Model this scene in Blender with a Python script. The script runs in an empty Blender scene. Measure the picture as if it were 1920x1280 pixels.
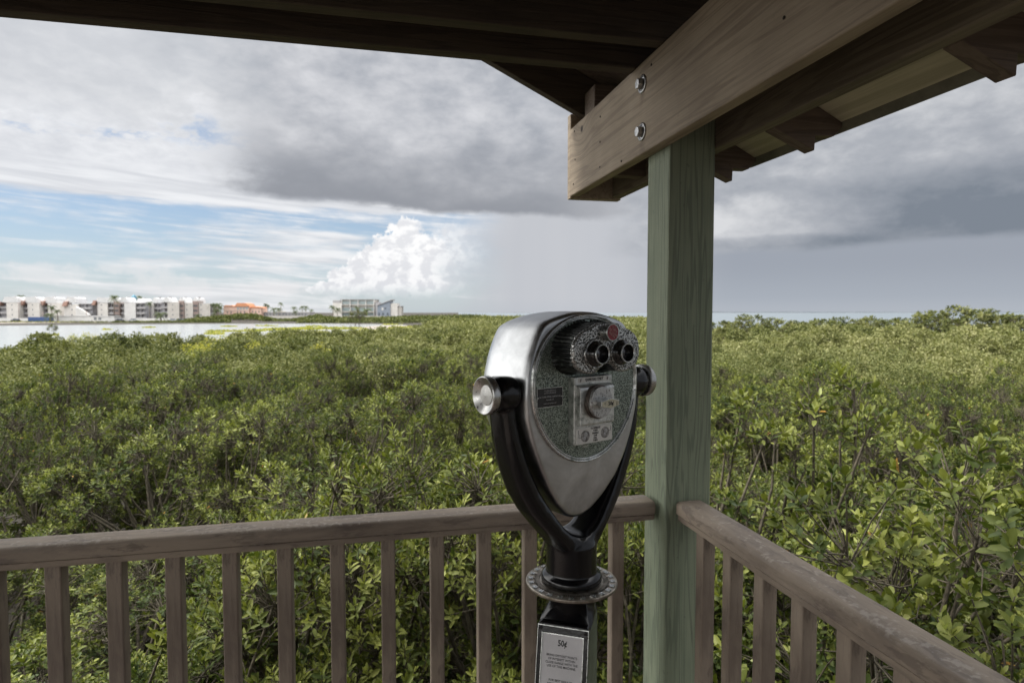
import bpy, bmesh, math, random
import numpy as np
from mathutils import Vector, Matrix, Euler
PI = math.pi
S = bpy.context.scene
COL = S.collection
rnd = random.Random(5)

# ------------------------------------------------------------------ helpers
def tag(o, label=None, cat=None, group=None, kind=None):
    if label: o['label'] = label
    if cat: o['category'] = cat
    if group: o['group'] = group
    if kind: o['kind'] = kind
    return o

def empty(name, loc=(0, 0, 0), rz=0.0):
    o = bpy.data.objects.new(name, None); COL.objects.link(o)
    o.location = loc; o.rotation_euler = (0, 0, rz); o.empty_display_size = .1
    return o

def link(name, me, mats=None, parent=None, loc=None, rot=None):
    o = bpy.data.objects.new(name, me); COL.objects.link(o)
    if mats is not None and len(me.materials) == 0:
        for m in (mats if isinstance(mats, (list, tuple)) else [mats]): me.materials.append(m)
    if parent is not None: o.parent = parent
    if loc is not None: o.location = loc
    if rot is not None: o.rotation_euler = rot
    return o

def copy_tree(o, parent=None):
    c = o.copy(); COL.objects.link(c); c.parent = parent
    for ch in list(o.children): copy_tree(ch, c)
    return c

class MB:
    def __init__(s): s.v = []; s.f = []; s.mi = []; s.sm = []
    def add(s, vs, fs, mi=0, smooth=False):
        b = len(s.v); s.v += [tuple(p) for p in vs]
        for f in fs: s.f.append([b + i for i in f]); s.mi.append(mi); s.sm.append(smooth)
        return s
    def box(s, a, b, mi=0, M=None):
        (x0, y0, z0), (x1, y1, z1) = a, b
        vs = [(x0,y0,z0),(x1,y0,z0),(x1,y1,z0),(x0,y1,z0),(x0,y0,z1),(x1,y0,z1),(x1,y1,z1),(x0,y1,z1)]
        if M is not None: vs = [tuple(M @ Vector(p)) for p in vs]
        return s.add(vs, [(3,2,1,0),(4,5,6,7),(0,1,5,4),(1,2,6,5),(2,3,7,6),(3,0,4,7)], mi)
    def prism(s, poly, y0, y1, mi=0, axis='y', smooth=False):
        """poly of (a,b) counter-clockwise; extruded along axis"""
        n = len(poly)
        if axis == 'y': P = lambda a, b, t: (a, t, b)
        elif axis == 'x': P = lambda a, b, t: (t, a, b)
        else: P = lambda a, b, t: (a, b, t)
        vs = [P(a, b, y0) for a, b in poly] + [P(a, b, y1) for a, b in poly]
        s.add(vs, [tuple(range(n)), tuple(range(2*n-1, n-1, -1))], mi)
        return s.add(vs, [(i, i+n, (i+1) % n + n, (i+1) % n) for i in range(n)], mi, smooth)
    def lathe(s, prof, seg=48, mi=0, axis='z', c=(0,0,0), smooth=True, caps=True):
        vs = []
        for r, h in prof:
            for k in range(seg):
                a = 2*PI*k/seg; x, y = r*math.cos(a), r*math.sin(a)
                if axis == 'z': p = (x, y, h)
                elif axis == 'y': p = (x, h, y)
                else: p = (h, x, y)
                vs.append((p[0]+c[0], p[1]+c[1], p[2]+c[2]))
        fs = []
        for j in range(len(prof)-1):
            for k in range(seg):
                k2 = (k+1) % seg
                fs.append((j*seg+k, j*seg+k2, (j+1)*seg+k2, (j+1)*seg+k))
        s.add(vs, fs, mi, smooth)
        if caps:
            n = len(prof)-1
            s.add(vs, [tuple(range(seg))[::-1], tuple(range(n*seg, n*seg+seg))], mi, False)
        return s
    def tube(s, pts, rad, seg=8, mi=0, smooth=True, cap=True):
        P = [Vector(p) for p in pts]; n = len(P)
        if not isinstance(rad, (list, tuple)): rad = [rad]*n
        vs = []; up = None
        for i in range(n):
            t = (P[min(i+1, n-1)] - P[max(i-1, 0)]).normalized()
            if up is None:
                up = Vector((0,0,1)) if abs(t.z) < .9 else Vector((1,0,0))
            u = (up - t*up.dot(t)).normalized(); w = t.cross(u); up = u
            for k in range(seg):
                a = 2*PI*k/seg; vs.append(P[i] + (u*math.cos(a) + w*math.sin(a))*rad[i])
        fs = [(j*seg+k, j*seg+(k+1) % seg, (j+1)*seg+(k+1) % seg, (j+1)*seg+k) for j in range(n-1) for k in range(seg)]
        s.add(vs, fs, mi, smooth)
        if cap: s.add(vs, [tuple(range(seg))[::-1], tuple(range((n-1)*seg, n*seg))], mi)
        return s
    def loops(s, L, mi=0, smooth=True, cap0=False, cap1=False, closed=True):
        n = len(L[0]); vs = [p for l in L for p in l]; fs = []
        for j in range(len(L)-1):
            for k in range(n if closed else n-1):
                k2 = (k+1) % n
                fs.append((j*n+k, j*n+k2, (j+1)*n+k2, (j+1)*n+k))
        s.add(vs, fs, mi, smooth)
        if cap0: s.add(vs, [tuple(range(n))[::-1]], mi, False)
        if cap1: s.add(vs, [tuple(range((len(L)-1)*n, len(L)*n))], mi, False)
        return s
    def build(s, name, mats, parent=None, loc=None, rot=None, bevel=0, seg=2, fix=True, sub=0, angle=35):
        me = bpy.data.meshes.new(name); me.from_pydata(s.v, [], s.f)
        me.polygons.foreach_set('material_index', s.mi)
        me.polygons.foreach_set('use_smooth', s.sm)
        me.update()
        if fix:
            bm = bmesh.new(); bm.from_mesh(me)
            bmesh.ops.remove_doubles(bm, verts=bm.verts, dist=1e-6)
            bmesh.ops.recalc_face_normals(bm, faces=bm.faces); bm.to_mesh(me); bm.free()
        o = link(name, me, mats, parent, loc, rot)
        if bevel:
            m = o.modifiers.new('b', 'BEVEL'); m.width = bevel; m.segments = seg
            m.limit_method = 'ANGLE'; m.angle_limit = math.radians(angle); m.harden_normals = False
        if sub:
            m = o.modifiers.new('s', 'SUBSURF'); m.levels = sub; m.render_levels = sub
        return o

def text_obj(name, lines, size, mat, parent, loc, rot, depth=.0004, spacing=1.0, align='CENTER', sx=1.0, bold=0.0):
    cu = bpy.data.curves.new('txt', 'FONT'); cu.body = lines; cu.size = size; cu.align_x = align; cu.align_y = 'CENTER'
    cu.extrude = depth; cu.space_line = spacing; cu.resolution_u = 2; cu.offset = bold
    t = bpy.data.objects.new('txt', cu); COL.objects.link(t)
    bpy.context.view_layer.update()
    me = bpy.data.meshes.new_from_object(t.evaluated_get(bpy.context.evaluated_depsgraph_get()))
    bpy.data.objects.remove(t)
    me.name = name; me.materials.clear()
    if sx != 1.0: me.transform(Matrix.Diagonal((sx, 1, 1, 1)))
    return link(name, me, mat, parent, loc, rot)

# node expression helper ---------------------------------------------------
class G:
    def __init__(s, tree): s.t = tree; s.n = tree.nodes; s.l = tree.links
    def node(s, typ, **kw):
        n = s.n.new(typ)
        for k, v in kw.items(): setattr(n, k, v)
        return n
    def setin(s, inp, v):
        if isinstance(v, X): s.l.new(v.s, inp)
        elif hasattr(v, 'is_output'): s.l.new(v, inp)
        else:
            if isinstance(v, (tuple, list)) and inp.type == 'RGBA' and len(v) == 3: v = (*v, 1)
            inp.default_value = v
    def math(s, op, *a, clamp=False):
        n = s.node('ShaderNodeMath', operation=op); n.use_clamp = clamp
        for i, v in enumerate(a): s.setin(n.inputs[i], v)
        return X(s, n.outputs[0])
    def ss(s, v, a, b, lo=0.0, hi=1.0):
        n = s.node('ShaderNodeMapRange', interpolation_type='SMOOTHSTEP')
        for i, q in enumerate((v, a, b, lo, hi)): s.setin(n.inputs[i], q)
        return X(s, n.outputs[0])
    def lin(s, v, a, b, lo=0.0, hi=1.0):
        n = s.node('ShaderNodeMapRange', interpolation_type='LINEAR')
        for i, q in enumerate((v, a, b, lo, hi)): s.setin(n.inputs[i], q)
        return X(s, n.outputs[0])
    def mix(s, f, a, b):
        n = s.node('ShaderNodeMix', data_type='RGBA')
        s.setin(n.inputs[0], f); s.setin(n.inputs[6], a); s.setin(n.inputs[7], b)
        return X(s, n.outputs[2])
    def mul(s, a, b):
        n = s.node('ShaderNodeMix', data_type='RGBA', blend_type='MULTIPLY'); n.inputs[0].default_value = 1
        s.setin(n.inputs[6], a); s.setin(n.inputs[7], b)
        return X(s, n.outputs[2])
    def comb(s, x, y, z=0.0):
        n = s.node('ShaderNodeCombineXYZ')
        for i, q in enumerate((x, y, z)): s.setin(n.inputs[i], q)
        return X(s, n.outputs[0])
    def sep(s, v):
        n = s.node('ShaderNodeSeparateXYZ'); s.setin(n.inputs[0], v)
        return [X(s, o) for o in n.outputs]
    def vscale(s, v, sc):
        n = s.node('ShaderNodeVectorMath', operation='MULTIPLY'); s.setin(n.inputs[0], v); n.inputs[1].default_value = sc
        return X(s, n.outputs[0])
    def vadd(s, v, w):
        n = s.node('ShaderNodeVectorMath', operation='ADD'); s.setin(n.inputs[0], v); s.setin(n.inputs[1], w)
        return X(s, n.outputs[0])
    def noise(s, v, scale=5, detail=4, rough=.5, dist=0.0, lac=2.0, out=0):
        n = s.node('ShaderNodeTexNoise'); s.setin(n.inputs['Vector'], v)
        s.setin(n.inputs['Scale'], scale); n.inputs['Detail'].default_value = detail
        n.inputs['Roughness'].default_value = rough; n.inputs['Distortion'].default_value = dist; n.inputs['Lacunarity'].default_value = lac
        return X(s, n.outputs[out])
    def coord(s, name='Object'):
        return X(s, s.node('ShaderNodeTexCoord').outputs[name])
    def ramp(s, v, stops):
        n = s.node('ShaderNodeValToRGB'); s.setin(n.inputs[0], v); e = n.color_ramp.elements
        while len(e) < len(stops): e.new(.5)
        for i, (p, c) in enumerate(stops): e[i].position = p; e[i].color = (*c, 1)
        return X(s, n.outputs[0])
    def bump(s, h, strength=.5, dist=.01):
        n = s.node('ShaderNodeBump'); n.inputs['Strength'].default_value = strength; n.inputs['Distance'].default_value = dist
        s.setin(n.inputs['Height'], h); return X(s, n.outputs[0])
class X:
    def __init__(s, g, sock): s.g = g; s.s = sock
    def __add__(s, o): return s.g.math('ADD', s, o)
    __radd__ = __add__
    def __mul__(s, o): return s.g.math('MULTIPLY', s, o)
    __rmul__ = __mul__
    def __sub__(s, o): return s.g.math('SUBTRACT', s, o)
    def __rsub__(s, o): return s.g.math('SUBTRACT', o, s)
    def __truediv__(s, o): return s.g.math('DIVIDE', s, o)
    def max(s, o): return s.g.math('MAXIMUM', s, o)
    def min(s, o): return s.g.math('MINIMUM', s, o)

def material(name, fn=None, color=(.5,.5,.5), rough=.6, metal=0.0, **kw):
    m = bpy.data.materials.new(name); m.use_nodes = True
    g = G(m.node_tree); b = m.node_tree.nodes['Principled BSDF']
    b.inputs['Base Color'].default_value = (*color, 1); b.inputs['Roughness'].default_value = rough; b.inputs['Metallic'].default_value = metal
    for k, v in kw.items(): b.inputs[k].default_value = v
    if fn:
        for k, v in fn(g).items(): g.setin(b.inputs[k], v)
    return m

def noisy(name, c1, c2, scale=4, rough=.7, bump=.15, bd=.01, metal=0.0, detail=5, stretch=(1,1,1)):
    def fn(g):
        v = g.vscale(g.coord(), stretch)
        n = g.noise(v, scale, detail, .6)
        return {'Base Color': g.mix(g.ss(n, .3, .7), c1, c2), 'Normal': g.bump(g.noise(v, scale*6, 3), bump, bd)}
    return material(name, fn, rough=rough, metal=metal)

# ------------------------------------------------------------------ materials
def wood(name, c_lo, c_hi, c_line, axis, ring=9.0, rough=.75, knot=None, sc=1.0, bump=.35):
    st = {'x': (.55, 9, 9), 'y': (9, .55, 9), 'z': (9, 9, .45)}[axis]
    fine = {'x': (3, 110, 110), 'y': (110, 3, 110), 'z': (110, 110, 2.5)}[axis]
    def fn(g):
        c = g.coord()
        v = c
        if knot:
            d = g.node('ShaderNodeVectorMath', operation='DISTANCE'); g.setin(d.inputs[0], c); d.inputs[1].default_value = knot
            kd = X(g, d.outputs['Value'])
            off = g.ss(kd, .15, 0, 0, .05)
            v = g.vadd(c, g.comb(0.0, 0.0, off))
        base = g.noise(g.vscale(v, st), 1.3*sc, 3, .5, .4)
        rings = g.math('SINE', base*ring*6.283)
        ringm = g.ss(rings, .1, 1.0)
        fib = g.noise(g.vscale(v, fine), 1.6, 4, .65)
        big = g.noise(c, 3.5, 4, .6)
        col = g.mix(g.ss(big*.5 + fib*.5, .32, .68), c_lo, c_hi)
        col = g.mix(ringm*.45, col, c_line)
        col = g.mix(g.ss(fib, .6, .8, 0, .4), col, c_line)
        spots = g.noise(c, 45, 2, .5)
        col = g.mix(g.ss(spots, .68, .76, 0, .35), col, c_line)
        if knot:
            kn = g.noise(c, 60, 3)
            col = g.mix(g.ss(kd + kn*.012, .022, .012), col, (.025, .015, .01))
        if knot:
            sx, sy, sz = g.sep(c); wn = g.noise(c, 26, 4, .6)
            ay = g.math('ABSOLUTE', sy - 1.678 + (wn-.5)*.02)
            st_ = g.ss(ay, .030, .004)*(g.ss(sz, 2.030, 2.11)*g.ss(sz, 2.135, 2.11) + g.ss(sz, 2.17, 2.245)*g.ss(sz, 2.27, 2.245))
            col = g.mix(g.math('MULTIPLY', st_*g.ss(wn, .3, .6), .6), col, (.09,.055,.035))
        return {'Base Color': col, 'Normal': g.bump(fib*.7 + ringm*.25 + big*.2, bump, .004),
                'Roughness': g.lin(fib, 0, 1, rough-.1, rough+.12)}
    return material(name, fn)

M_header = wood('header_wood', (.232,.184,.132), (.365,.298,.218), (.15,.112,.08), 'y', knot=(.758, 2.215, 2.285))
M_beam_y = wood('beam_wood', (.105,.085,.060), (.175,.145,.10), (.06,.045,.03), 'y', sc=1.2)
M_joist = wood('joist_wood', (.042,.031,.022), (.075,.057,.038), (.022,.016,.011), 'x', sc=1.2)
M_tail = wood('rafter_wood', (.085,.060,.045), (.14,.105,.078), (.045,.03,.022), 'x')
M_post = wood('green_painted_post', (.158,.190,.130), (.235,.264,.182), (.065,.085,.060), 'z', ring=11, rough=.68, sc=1.5, bump=.7)
M_soffit = wood('soffit_wood', (.44,.41,.28), (.58,.54,.39), (.26,.23,.15), 'y', ring=4)
M_fascia = noisy('weathered_fascia', (.10,.10,.07), (.20,.19,.14), 9, .8)

def rail_mat(name, st):
    def fn(g):
        c = g.coord(); cs = g.vscale(c, st)
        n1 = g.noise(cs, 6, 6, .65, .3); n2 = g.noise(g.vadd(cs, (7, 3, 1)), 30, 5, .68, .3); n3 = g.noise(cs, 260, 3, .65)
        n4 = g.noise(g.vadd(cs, (1, 9, 4)), 15, 6, .66, .4); n5 = g.noise(g.vadd(c, (4, 4, 4)), 70, 4, .6)
        fib = g.noise(g.vscale(cs, st), 90, 4, .6)
        col = g.mix(g.ss(n1, .32, .68), (.160,.125,.095), (.275,.224,.172))
        col = g.mix(g.ss(n4, .50, .62, 0, .45), col, (.120,.092,.075))
        col = g.mix(g.ss(n2, .54, .64, 0, .55), col, (.080,.060,.050))
        col = g.mix(g.ss(fib, .52, .74, 0, .5), col, (.095,.072,.058))
        nn = X(g, g.node('ShaderNodeNewGeometry').outputs['Normal'])
        lich = g.ss(n5*.5 + n4*.5, .52, .60)*g.ss(g.sep(nn)[2], .3, .85)
        col = g.mix(lich*.4, col, (.42,.38,.33))
        return {'Base Color': col, 'Normal': g.bump(n3*.5 + fib*.8 + n2*.3, .6, .002), 'Roughness': g.lin(n1, .3, .7, .55, .8)}
    return material(name, fn)
M_rail = rail_mat('weathered_rail_timber', (.28,1,1)); M_raily = rail_mat('weathered_rail_timber', (1,.28,1)); M_railz = rail_mat('weathered_rail_timber', (1,1,.30))
M_deck = noisy('deck_board_wood', (.16,.12,.10), (.27,.21,.18), 7, .8)

def alu_fn(g):
    c = g.coord()
    n = g.noise(c, 9, 6, .65, .5); f = g.noise(g.vscale(c, (1, 1, 1)), 42, 5, .7); spk = g.noise(c, 330, 2, .5)
    col = g.mix(g.ss(n, .3, .7), (.40,.41,.42), (.62,.63,.64))
    col = g.mix(g.ss(f, .58, .78, 0, .35), col, (.30,.31,.32))
    col = g.mix(g.ss(spk, .74, .8, 0, .7), col, (.08,.08,.08))
    return {'Base Color': col, 'Roughness': g.lin(n*.6 + f*.4, .3, .7, .27, .46), 'Normal': g.bump(n*.6+f*.25, .12, .004)}
M_alu = material('worn_aluminium', alu_fn, metal=1.0)
def rim_fn(g):
    n = g.noise(g.coord(), 60, 5, .7)
    return {'Base Color': g.mix(g.ss(n, .45, .75), (.62,.63,.62), (.12,.15,.12)), 'Roughness': g.lin(n, .3, .7, .2, .4)}
M_rim = material('trim_ring_metal', rim_fn, metal=.95)
M_chrome = material('chrome_trim', rim_fn, metal=1.0)
def turned_fn(g):
    c = g.coord(); n = g.noise(c, 90, 4, .6)
    return {'Base Color': g.mix(n, (.36,.36,.35), (.53,.525,.51)), 'Roughness': g.lin(n, .3, .7, .22, .38)}
M_steel = material('turned_steel', turned_fn, metal=1.0, Anisotropic=.5)
def black_fn(g):
    c = g.coord(); n = g.noise(c, 22, 5, .6); f = g.noise(c, 130, 3, .6)
    return {'Base Color': g.mix(g.ss(f, .62, .8, 0, .4), (.005,.005,.006), (.035,.032,.03)), 'Roughness': g.lin(n, .3, .7, .12, .24),
            'Normal': g.bump(n + f*.2, .18, .004)}
M_black = material('glossy_black_enamel', black_fn, **{'Specular IOR Level': .42})
def pebble(name, hi, lo, scale, metal, strength=.9):
    def fn(g):
        c = g.coord()
        vn = g.node('ShaderNodeTexVoronoi', feature='F1'); g.setin(vn.inputs['Vector'], g.vadd(c, g.vscale(g.noise(c, 40, 2, out=1), (.004,.004,.004))))
        vn.inputs['Scale'].default_value = scale
        d = X(g, vn.outputs['Distance'])
        pit = g.ss(d, .25, .55)
        w = g.noise(c, 16, 4, .6)
        pit2 = g.ss(d + (w - .5)*.30, .34, .60)
        return {'Base Color': g.mix(pit2, lo, hi), 'Metallic': g.lin(pit2, 0, 1, metal*.3, metal), 'Roughness': g.lin(pit2, 0, 1, .5, .3),
                'Normal': g.bump(pit, strength, .0016)}
    return material(name, fn)
M_pebble = pebble('pebbled_green_metal', (.33,.38,.335), (.085,.112,.090), 350, .75)
M_pebble2 = pebble('pebbled_dark_metal', (.50,.50,.485), (.035,.038,.036), 320, .95, 1.0)
M_ribs = material('black_fluted_casting', lambda g: {'Base Color': g.mix(g.ss(g.noise(g.coord(), 120, 4), .5, .75), (.012,.014,.013), (.09,.10,.09))}, rough=.3, metal=.4)
M_eye = material('black_eyepiece', color=(.012,.012,.012), rough=.22, **{'Coat Weight': .5})
M_lens = material('dark_lens_glass', color=(.03,.03,.035), rough=.08, **{'Coat Weight': 1.0})
M_red = noisy('red_label', (.20,.012,.018), (.30,.02,.03), 90, .35, .1)
M_pink = material('faded_red_lettering', color=(.50,.27,.26), rough=.5)
M_panel = material('scuffed_grey_metal', lambda g: {'Base Color': g.mix(g.ss(g.noise(g.coord(), 70, 6, .7), .42, .7), (.66,.67,.65), (.24,.26,.24)),
                   'Roughness': g.lin(g.noise(g.coord(), 30, 4), .3, .7, .28, .5), 'Normal': g.bump(g.noise(g.coord(), 160, 4), .3, .001)}, metal=.85)
M_knobface = material('pitted_cast_metal', lambda g: {'Base Color': g.mix(g.ss(g.noise(g.coord(), 260, 5, .7), .5, .66), (.50,.50,.49), (.10,.09,.085)),
                      'Normal': g.bump(g.noise(g.coord(), 220, 4), .5, .001)}, rough=.42, metal=.8)
M_rust = noisy('rusty_edge', (.10,.05,.03), (.22,.12,.08), 90, .7, .4, .002)
M_label = noisy('cream_label', (.62,.61,.57), (.74,.73,.69), 60, .4, .05)
M_labeldark = noisy('black_label', (.012,.012,.012), (.025,.025,.025), 60, .35, .05)
M_ink = material('black_ink', color=(.012,.012,.012), rough=.5)
M_greytext = material('grey_lettering', color=(.42,.42,.42), rough=.5)
M_coin = noisy('coin_picture', (.10,.095,.09), (.42,.40,.38), 150, .4, .3, .001)
M_placard = noisy('grey_placard', (.46,.45,.46), (.54,.53,.54), 12, .35, .03)
M_brassy = noisy('aged_dial_metal', (.16,.14,.11), (.42,.38,.33), 55, .38, .35, .002, metal=.85)
M_dialdark = material('dark_dial_recess', color=(.03,.026,.022), rough=.5)
M_bolt = noisy('galvanised_bolt', (.30,.30,.30), (.55,.55,.54), 120, .38, .3, .001, metal=.9)
M_nail = material('rusted_nail', color=(.02,.015,.012), rough=.8)
M_shingle = noisy('roof_shingle', (.10,.10,.10), (.20,.19,.18), 12, .9)

# ------------------------------------------------------------------ camera
YAW = math.radians(12.5); PIT = math.radians(2.69)
cam = bpy.data.cameras.new('camera'); co = bpy.data.objects.new('camera', cam); COL.objects.link(co)
co.location = (0, 0, 1.6); co.rotation_euler = (PI/2 - PIT, 0, -YAW)
cam.sensor_width = 36; cam.lens = 36*1150/1920; cam.clip_start = .05; cam.clip_end = 60000
cam.dof.use_dof = True; cam.dof.focus_distance = 1.25; cam.dof.aperture_fstop = 7.1
S.camera = co

# ------------------------------------------------------------------ world
SUN_AZ = math.radians(-75); SUN_EL = math.radians(56)
W = bpy.data.worlds.new("World"); S.world = W; W.use_nodes = True
def build_world():
    t = W.node_tree; t.nodes.clear(); g = G(t)
    D = g.coord('Generated'); x, y, z = g.sep(D)
    u = g.math('ARCTAN2', x, y)*57.2958
    v = g.math('ARCSINE', g.math('MINIMUM', z.max(-1.0), 1.0))*57.2958
    uv = g.comb(u, v, 0.0)
    sky = g.node('ShaderNodeTexSky', sky_type='NISHITA'); sky.sun_disc = False
    sky.sun_elevation = SUN_EL; sky.sun_rotation = SUN_AZ; sky.air_density = 1.0; sky.dust_density = .6; sky.ozone_density = 1.6
    ST = .1
    K = .86/ST
    def c(r, gg, b, k=1.0): return (r*K*k, gg*K*k, b*K*k)
    # common noises (angular space, degrees)
    zf = z.max(.0) + .11
    P = g.comb(x/zf, y/zf, 0.0)
    big = g.noise(g.vscale(uv, (.045,.085,1)), 1.0, 4, .56, .25)
    big2 = g.noise(g.vadd(g.vscale(uv, (.08,.15,1)), (9.1, 4.3, 2.0)), 1.0, 4, .55, .3)
    med = g.noise(g.vadd(g.vscale(uv, (.16,.30,1)), (3.3, 1.2, 5.0)), 1.0, 5, .6, .2)
    str_v = g.vadd(g.vscale(g.comb(u, v + u*.035, 0.0), (.060,.55,1)), (2.0, 7.7, 1.0))
    streak = g.noise(str_v, 1.0, 5, .58, .55)
    streak2 = g.noise(g.vadd(g.vscale(g.comb(u, v + u*.05, 0.0), (.11,1.5,1)), (5.0, 2.0, 8.0)), 1.0, 3, .6, .35)
    # 0 clear sky seen between clouds, paler to the horizon
    base = g.mul(X(g, sky.outputs[0]), (.80,.86,.95))
    base = g.mix(g.ss(v, 9.5, -.5, .24, .70), base, c(.56,.635,.70))
    # 1 streaky cirrus
    bias = g.ss(v, 8.2, 10.6)*.42 + g.ss(v, 3.2, 1.2)*.09 - g.ss(v, 12, 14.6)*.13 + g.ss(v, 15.5, 18.5)*.5 - g.ss(u, -4, 3)*g.ss(v, 9, 7)*.05
    def blob(cu, cv, ru, rv):
        a = (u - cu)/ru; b = (v - cv)/rv
        return 1.0 - (a*a + b*b)
    fine = g.noise(g.vadd(g.vscale(uv, (.55,1.05,1)), (6.3, 8.2, 1.0)), 1.0, 4, .6, .2)
    hole = g.ss(blob(-13.6, 14.2, 4.4, 2.2) + (med-.5)*7.0 + (fine-.5)*3.0, -.35, 1.2)
    hole2 = g.ss(blob(-22, 13.5, 8.0, .8) + (streak-.5)*5.0 + (fine-.5)*4.0, .0, .8)
    holes = hole.max(hole2*.8)
    bias = bias + g.ss(v, 2.6, 4)*g.ss(v, 9, 7.4)*.07 - holes*.26
    hi = g.ss(v, 9.5, 13)
    sn = streak*.60 + streak2*.28 + fine*.12
    m1 = g.ss(sn*(1.0 - hi) + (med*.6 + fine*.4)*hi + bias, .49, .68)
    col = g.mix(m1*.93, base, g.mix(g.ss(streak2*(1.0 - hi) + (med*.5 + fine*.5)*hi, .3, .7), c(.66,.67,.70), c(.86,.865,.88)))
    # low distant cumulus puffs
    wob = (g.noise(g.vscale(uv, (.9,.9,1)), 1.0, 5, .62) - .5)*3.2
    puffs = None
    for cu, cv, ru, rv in [(-17.3,2.6,2.1,1.3),(-15.2,2.1,2.0,.9),(-24.5,2.9,3.4,.9),(-19.5,3.4,2.8,.5),(-8.5,2.2,3.2,.8)]:
        b = blob(cu, cv, ru, rv); puffs = b if puffs is None else puffs.max(b)
    col = g.mix(g.ss(puffs + wob*.8, -.1, .9, 0, .55), col, c(.80,.79,.80))
    # 2 big cumulus
    cum = None
    for cu, cv, ru, rv in [(2.6,7.0,1.7,1.6),(.9,5.3,1.9,1.7),(3.9,5.7,2.5,1.9),(-.7,4.2,1.7,1.5),(-2.4,2.9,1.9,1.3),(-4.2,2.1,1.6,.7),(1.6,3.7,3.2,2.0),(5.9,4.9,3.6,2.6),(4.4,3.0,4.0,1.9),(0.0,2.4,4.4,1.1),(7.4,6.4,1.8,1.7),(7.2,5.0,3.6,2.6),(9.0,6.6,2.4,1.6)]:
        b = blob(cu, cv, ru, rv); cum = b if cum is None else cum.max(b)
    soft = g.ss(u, 2.5, 8)
    cm = g.ss(cum + wob*(1.0 - soft*.4), -.15 - soft*.6, .18 + soft*1.0)
    shade = g.noise(g.vadd(g.vscale(uv, (.55,.75,1)), (1.7,.4,0)), 1.0, 4, .6, .3)
    shade2 = g.noise(g.vadd(g.vscale(uv, (.55,.75,1)), (2.05,.1,0)), 1.0, 4, .6, .3)
    rel = g.ss(shade - shade2, -.10, .10)
    ccol = g.mix(rel*.8 + g.ss(v, 2.5, 6, 0, .2), c(.71,.72,.755), c(.95,.95,.955))
    veil = g.ss(v, .9, 2.8)*g.ss(u + (med-.5)*6, 12.5, 5)
    col = g.mix(cm*veil, col, ccol)
    # 3 rain veil right of the cumulus down to the horizon
    rain_n = g.noise(g.vscale(uv, (.5,.05,1)), 1.0, 1, .5)
    rain = g.mix(g.ss(u, 20, 33), g.mix(g.ss(rain_n, .2, .8), c(.515,.532,.572), c(.53,.545,.582)), g.mix(g.ss(v, 4.5, .5), c(.325,.355,.41), c(.375,.41,.465)))
    rain = g.mix(g.ss(v, 5.5, 8.5)*g.ss(u, 14, 6), rain, c(.66,.665,.69))
    rain = g.mix(g.ss(v, 1.5, 0, 0, .4), rain, c(.47,.50,.545))
    col = g.mix(g.ss(u + (med-.5)*5, 5.0, 13.0), col, rain)
    # 4 upper deck: soft grey-white overcast
    edge = g.ss(v + (big-.5)*9 + (med-.5)*3.2 - g.ss(u, -13, -7)*-1.0, 12.8, 15.6)
    tone = big*.32 + big2*.30 + med*.22 + fine*.16
    deck = g.ramp(g.lin(tone, .34, .66), [(0.0, c(.36,.39,.44)), (.35, c(.51,.535,.575)), (.62, c(.69,.705,.73)), (1.0, c(.93,.935,.945))])
    deck = g.mix(g.ss(u, -8, -20, 0, .45)*g.ss(v, 10, 14), deck, c(.74,.75,.78))
    dm = edge*(1.0 - holes)
    right = g.ss(u + (med-.5)*10 + (fine-.5)*5, -15.5, -6.5)
    deck = g.mix(right, deck, g.mul(deck, (.82,.82,.84)))
    col = g.mix(dm.max(right*g.ss(v + (med-.5)*1.2, 9.3, 10.1)), col, deck)
    # 5 dark flat base
    bl = g.lin(u, -10, 18, 9.9, 8.6)
    vv = v + (med-.5)*1.7 + (big2-.5)*1.2
    dmask = g.ss(vv - bl, -.25, .55)*right
    dark = g.mix(g.ss(vv - bl + (big-.5)*7 + (med-.5)*3, -.5, 8.5), c(.285,.30,.335), deck)
    dark = g.mix(g.ss(u, 15, 21, 0, .6), dark, c(.42,.43,.46))
    lm = g.ss(u + (med-.5)*5, 27, 20)
    col = g.mix(dmask*lm, col, dark)
    # 6 right-hand cloud bank
    bl2 = g.lin(u, 28, 52, 5.1, 5.6) + (med-.5)*1.1
    rmask = g.ss(u, 20, 27)
    t2 = big*.28 + big2*.26 + med*.28 + fine*.18 + g.ss(blob(36, 8.0, 7.0, 1.8) + (med-.5)*1.5, -1.0, 1.1)*.18 - g.ss(blob(52, 7.6, 15, 3.0) + (med-.5)*1.8, -1.2, 1.1)*.22 - g.ss(blob(35, 5.7, 9, .9), -.4, .6)*.08
    bank = g.ramp(g.lin(t2, .24, .66), [(0.0, c(.20,.23,.275)), (.35, c(.31,.335,.38)), (.62, c(.41,.43,.47)), (1.0, c(.66,.67,.69))])
    col = g.mix(g.ss(v - bl2, -.3, .5)*rmask, col, bank)
    # unseen overhead sky boosted to light the scene, as if thin cloud near the sun
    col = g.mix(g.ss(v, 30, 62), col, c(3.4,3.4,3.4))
    # sunward sky (left, outside the picture) boosted to light the left-facing sides
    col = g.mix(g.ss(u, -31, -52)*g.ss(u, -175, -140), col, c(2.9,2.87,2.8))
    # below the horizon
    col = g.mix(g.ss(v, 0, -2), col, c(.30,.32,.34))
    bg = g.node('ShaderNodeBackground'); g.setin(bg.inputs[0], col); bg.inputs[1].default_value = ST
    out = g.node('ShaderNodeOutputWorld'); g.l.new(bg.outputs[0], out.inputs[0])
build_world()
W.cycles.sampling_method = 'NONE'   # the overcast is even: plain BSDF sampling is cleaner and faster

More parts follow.
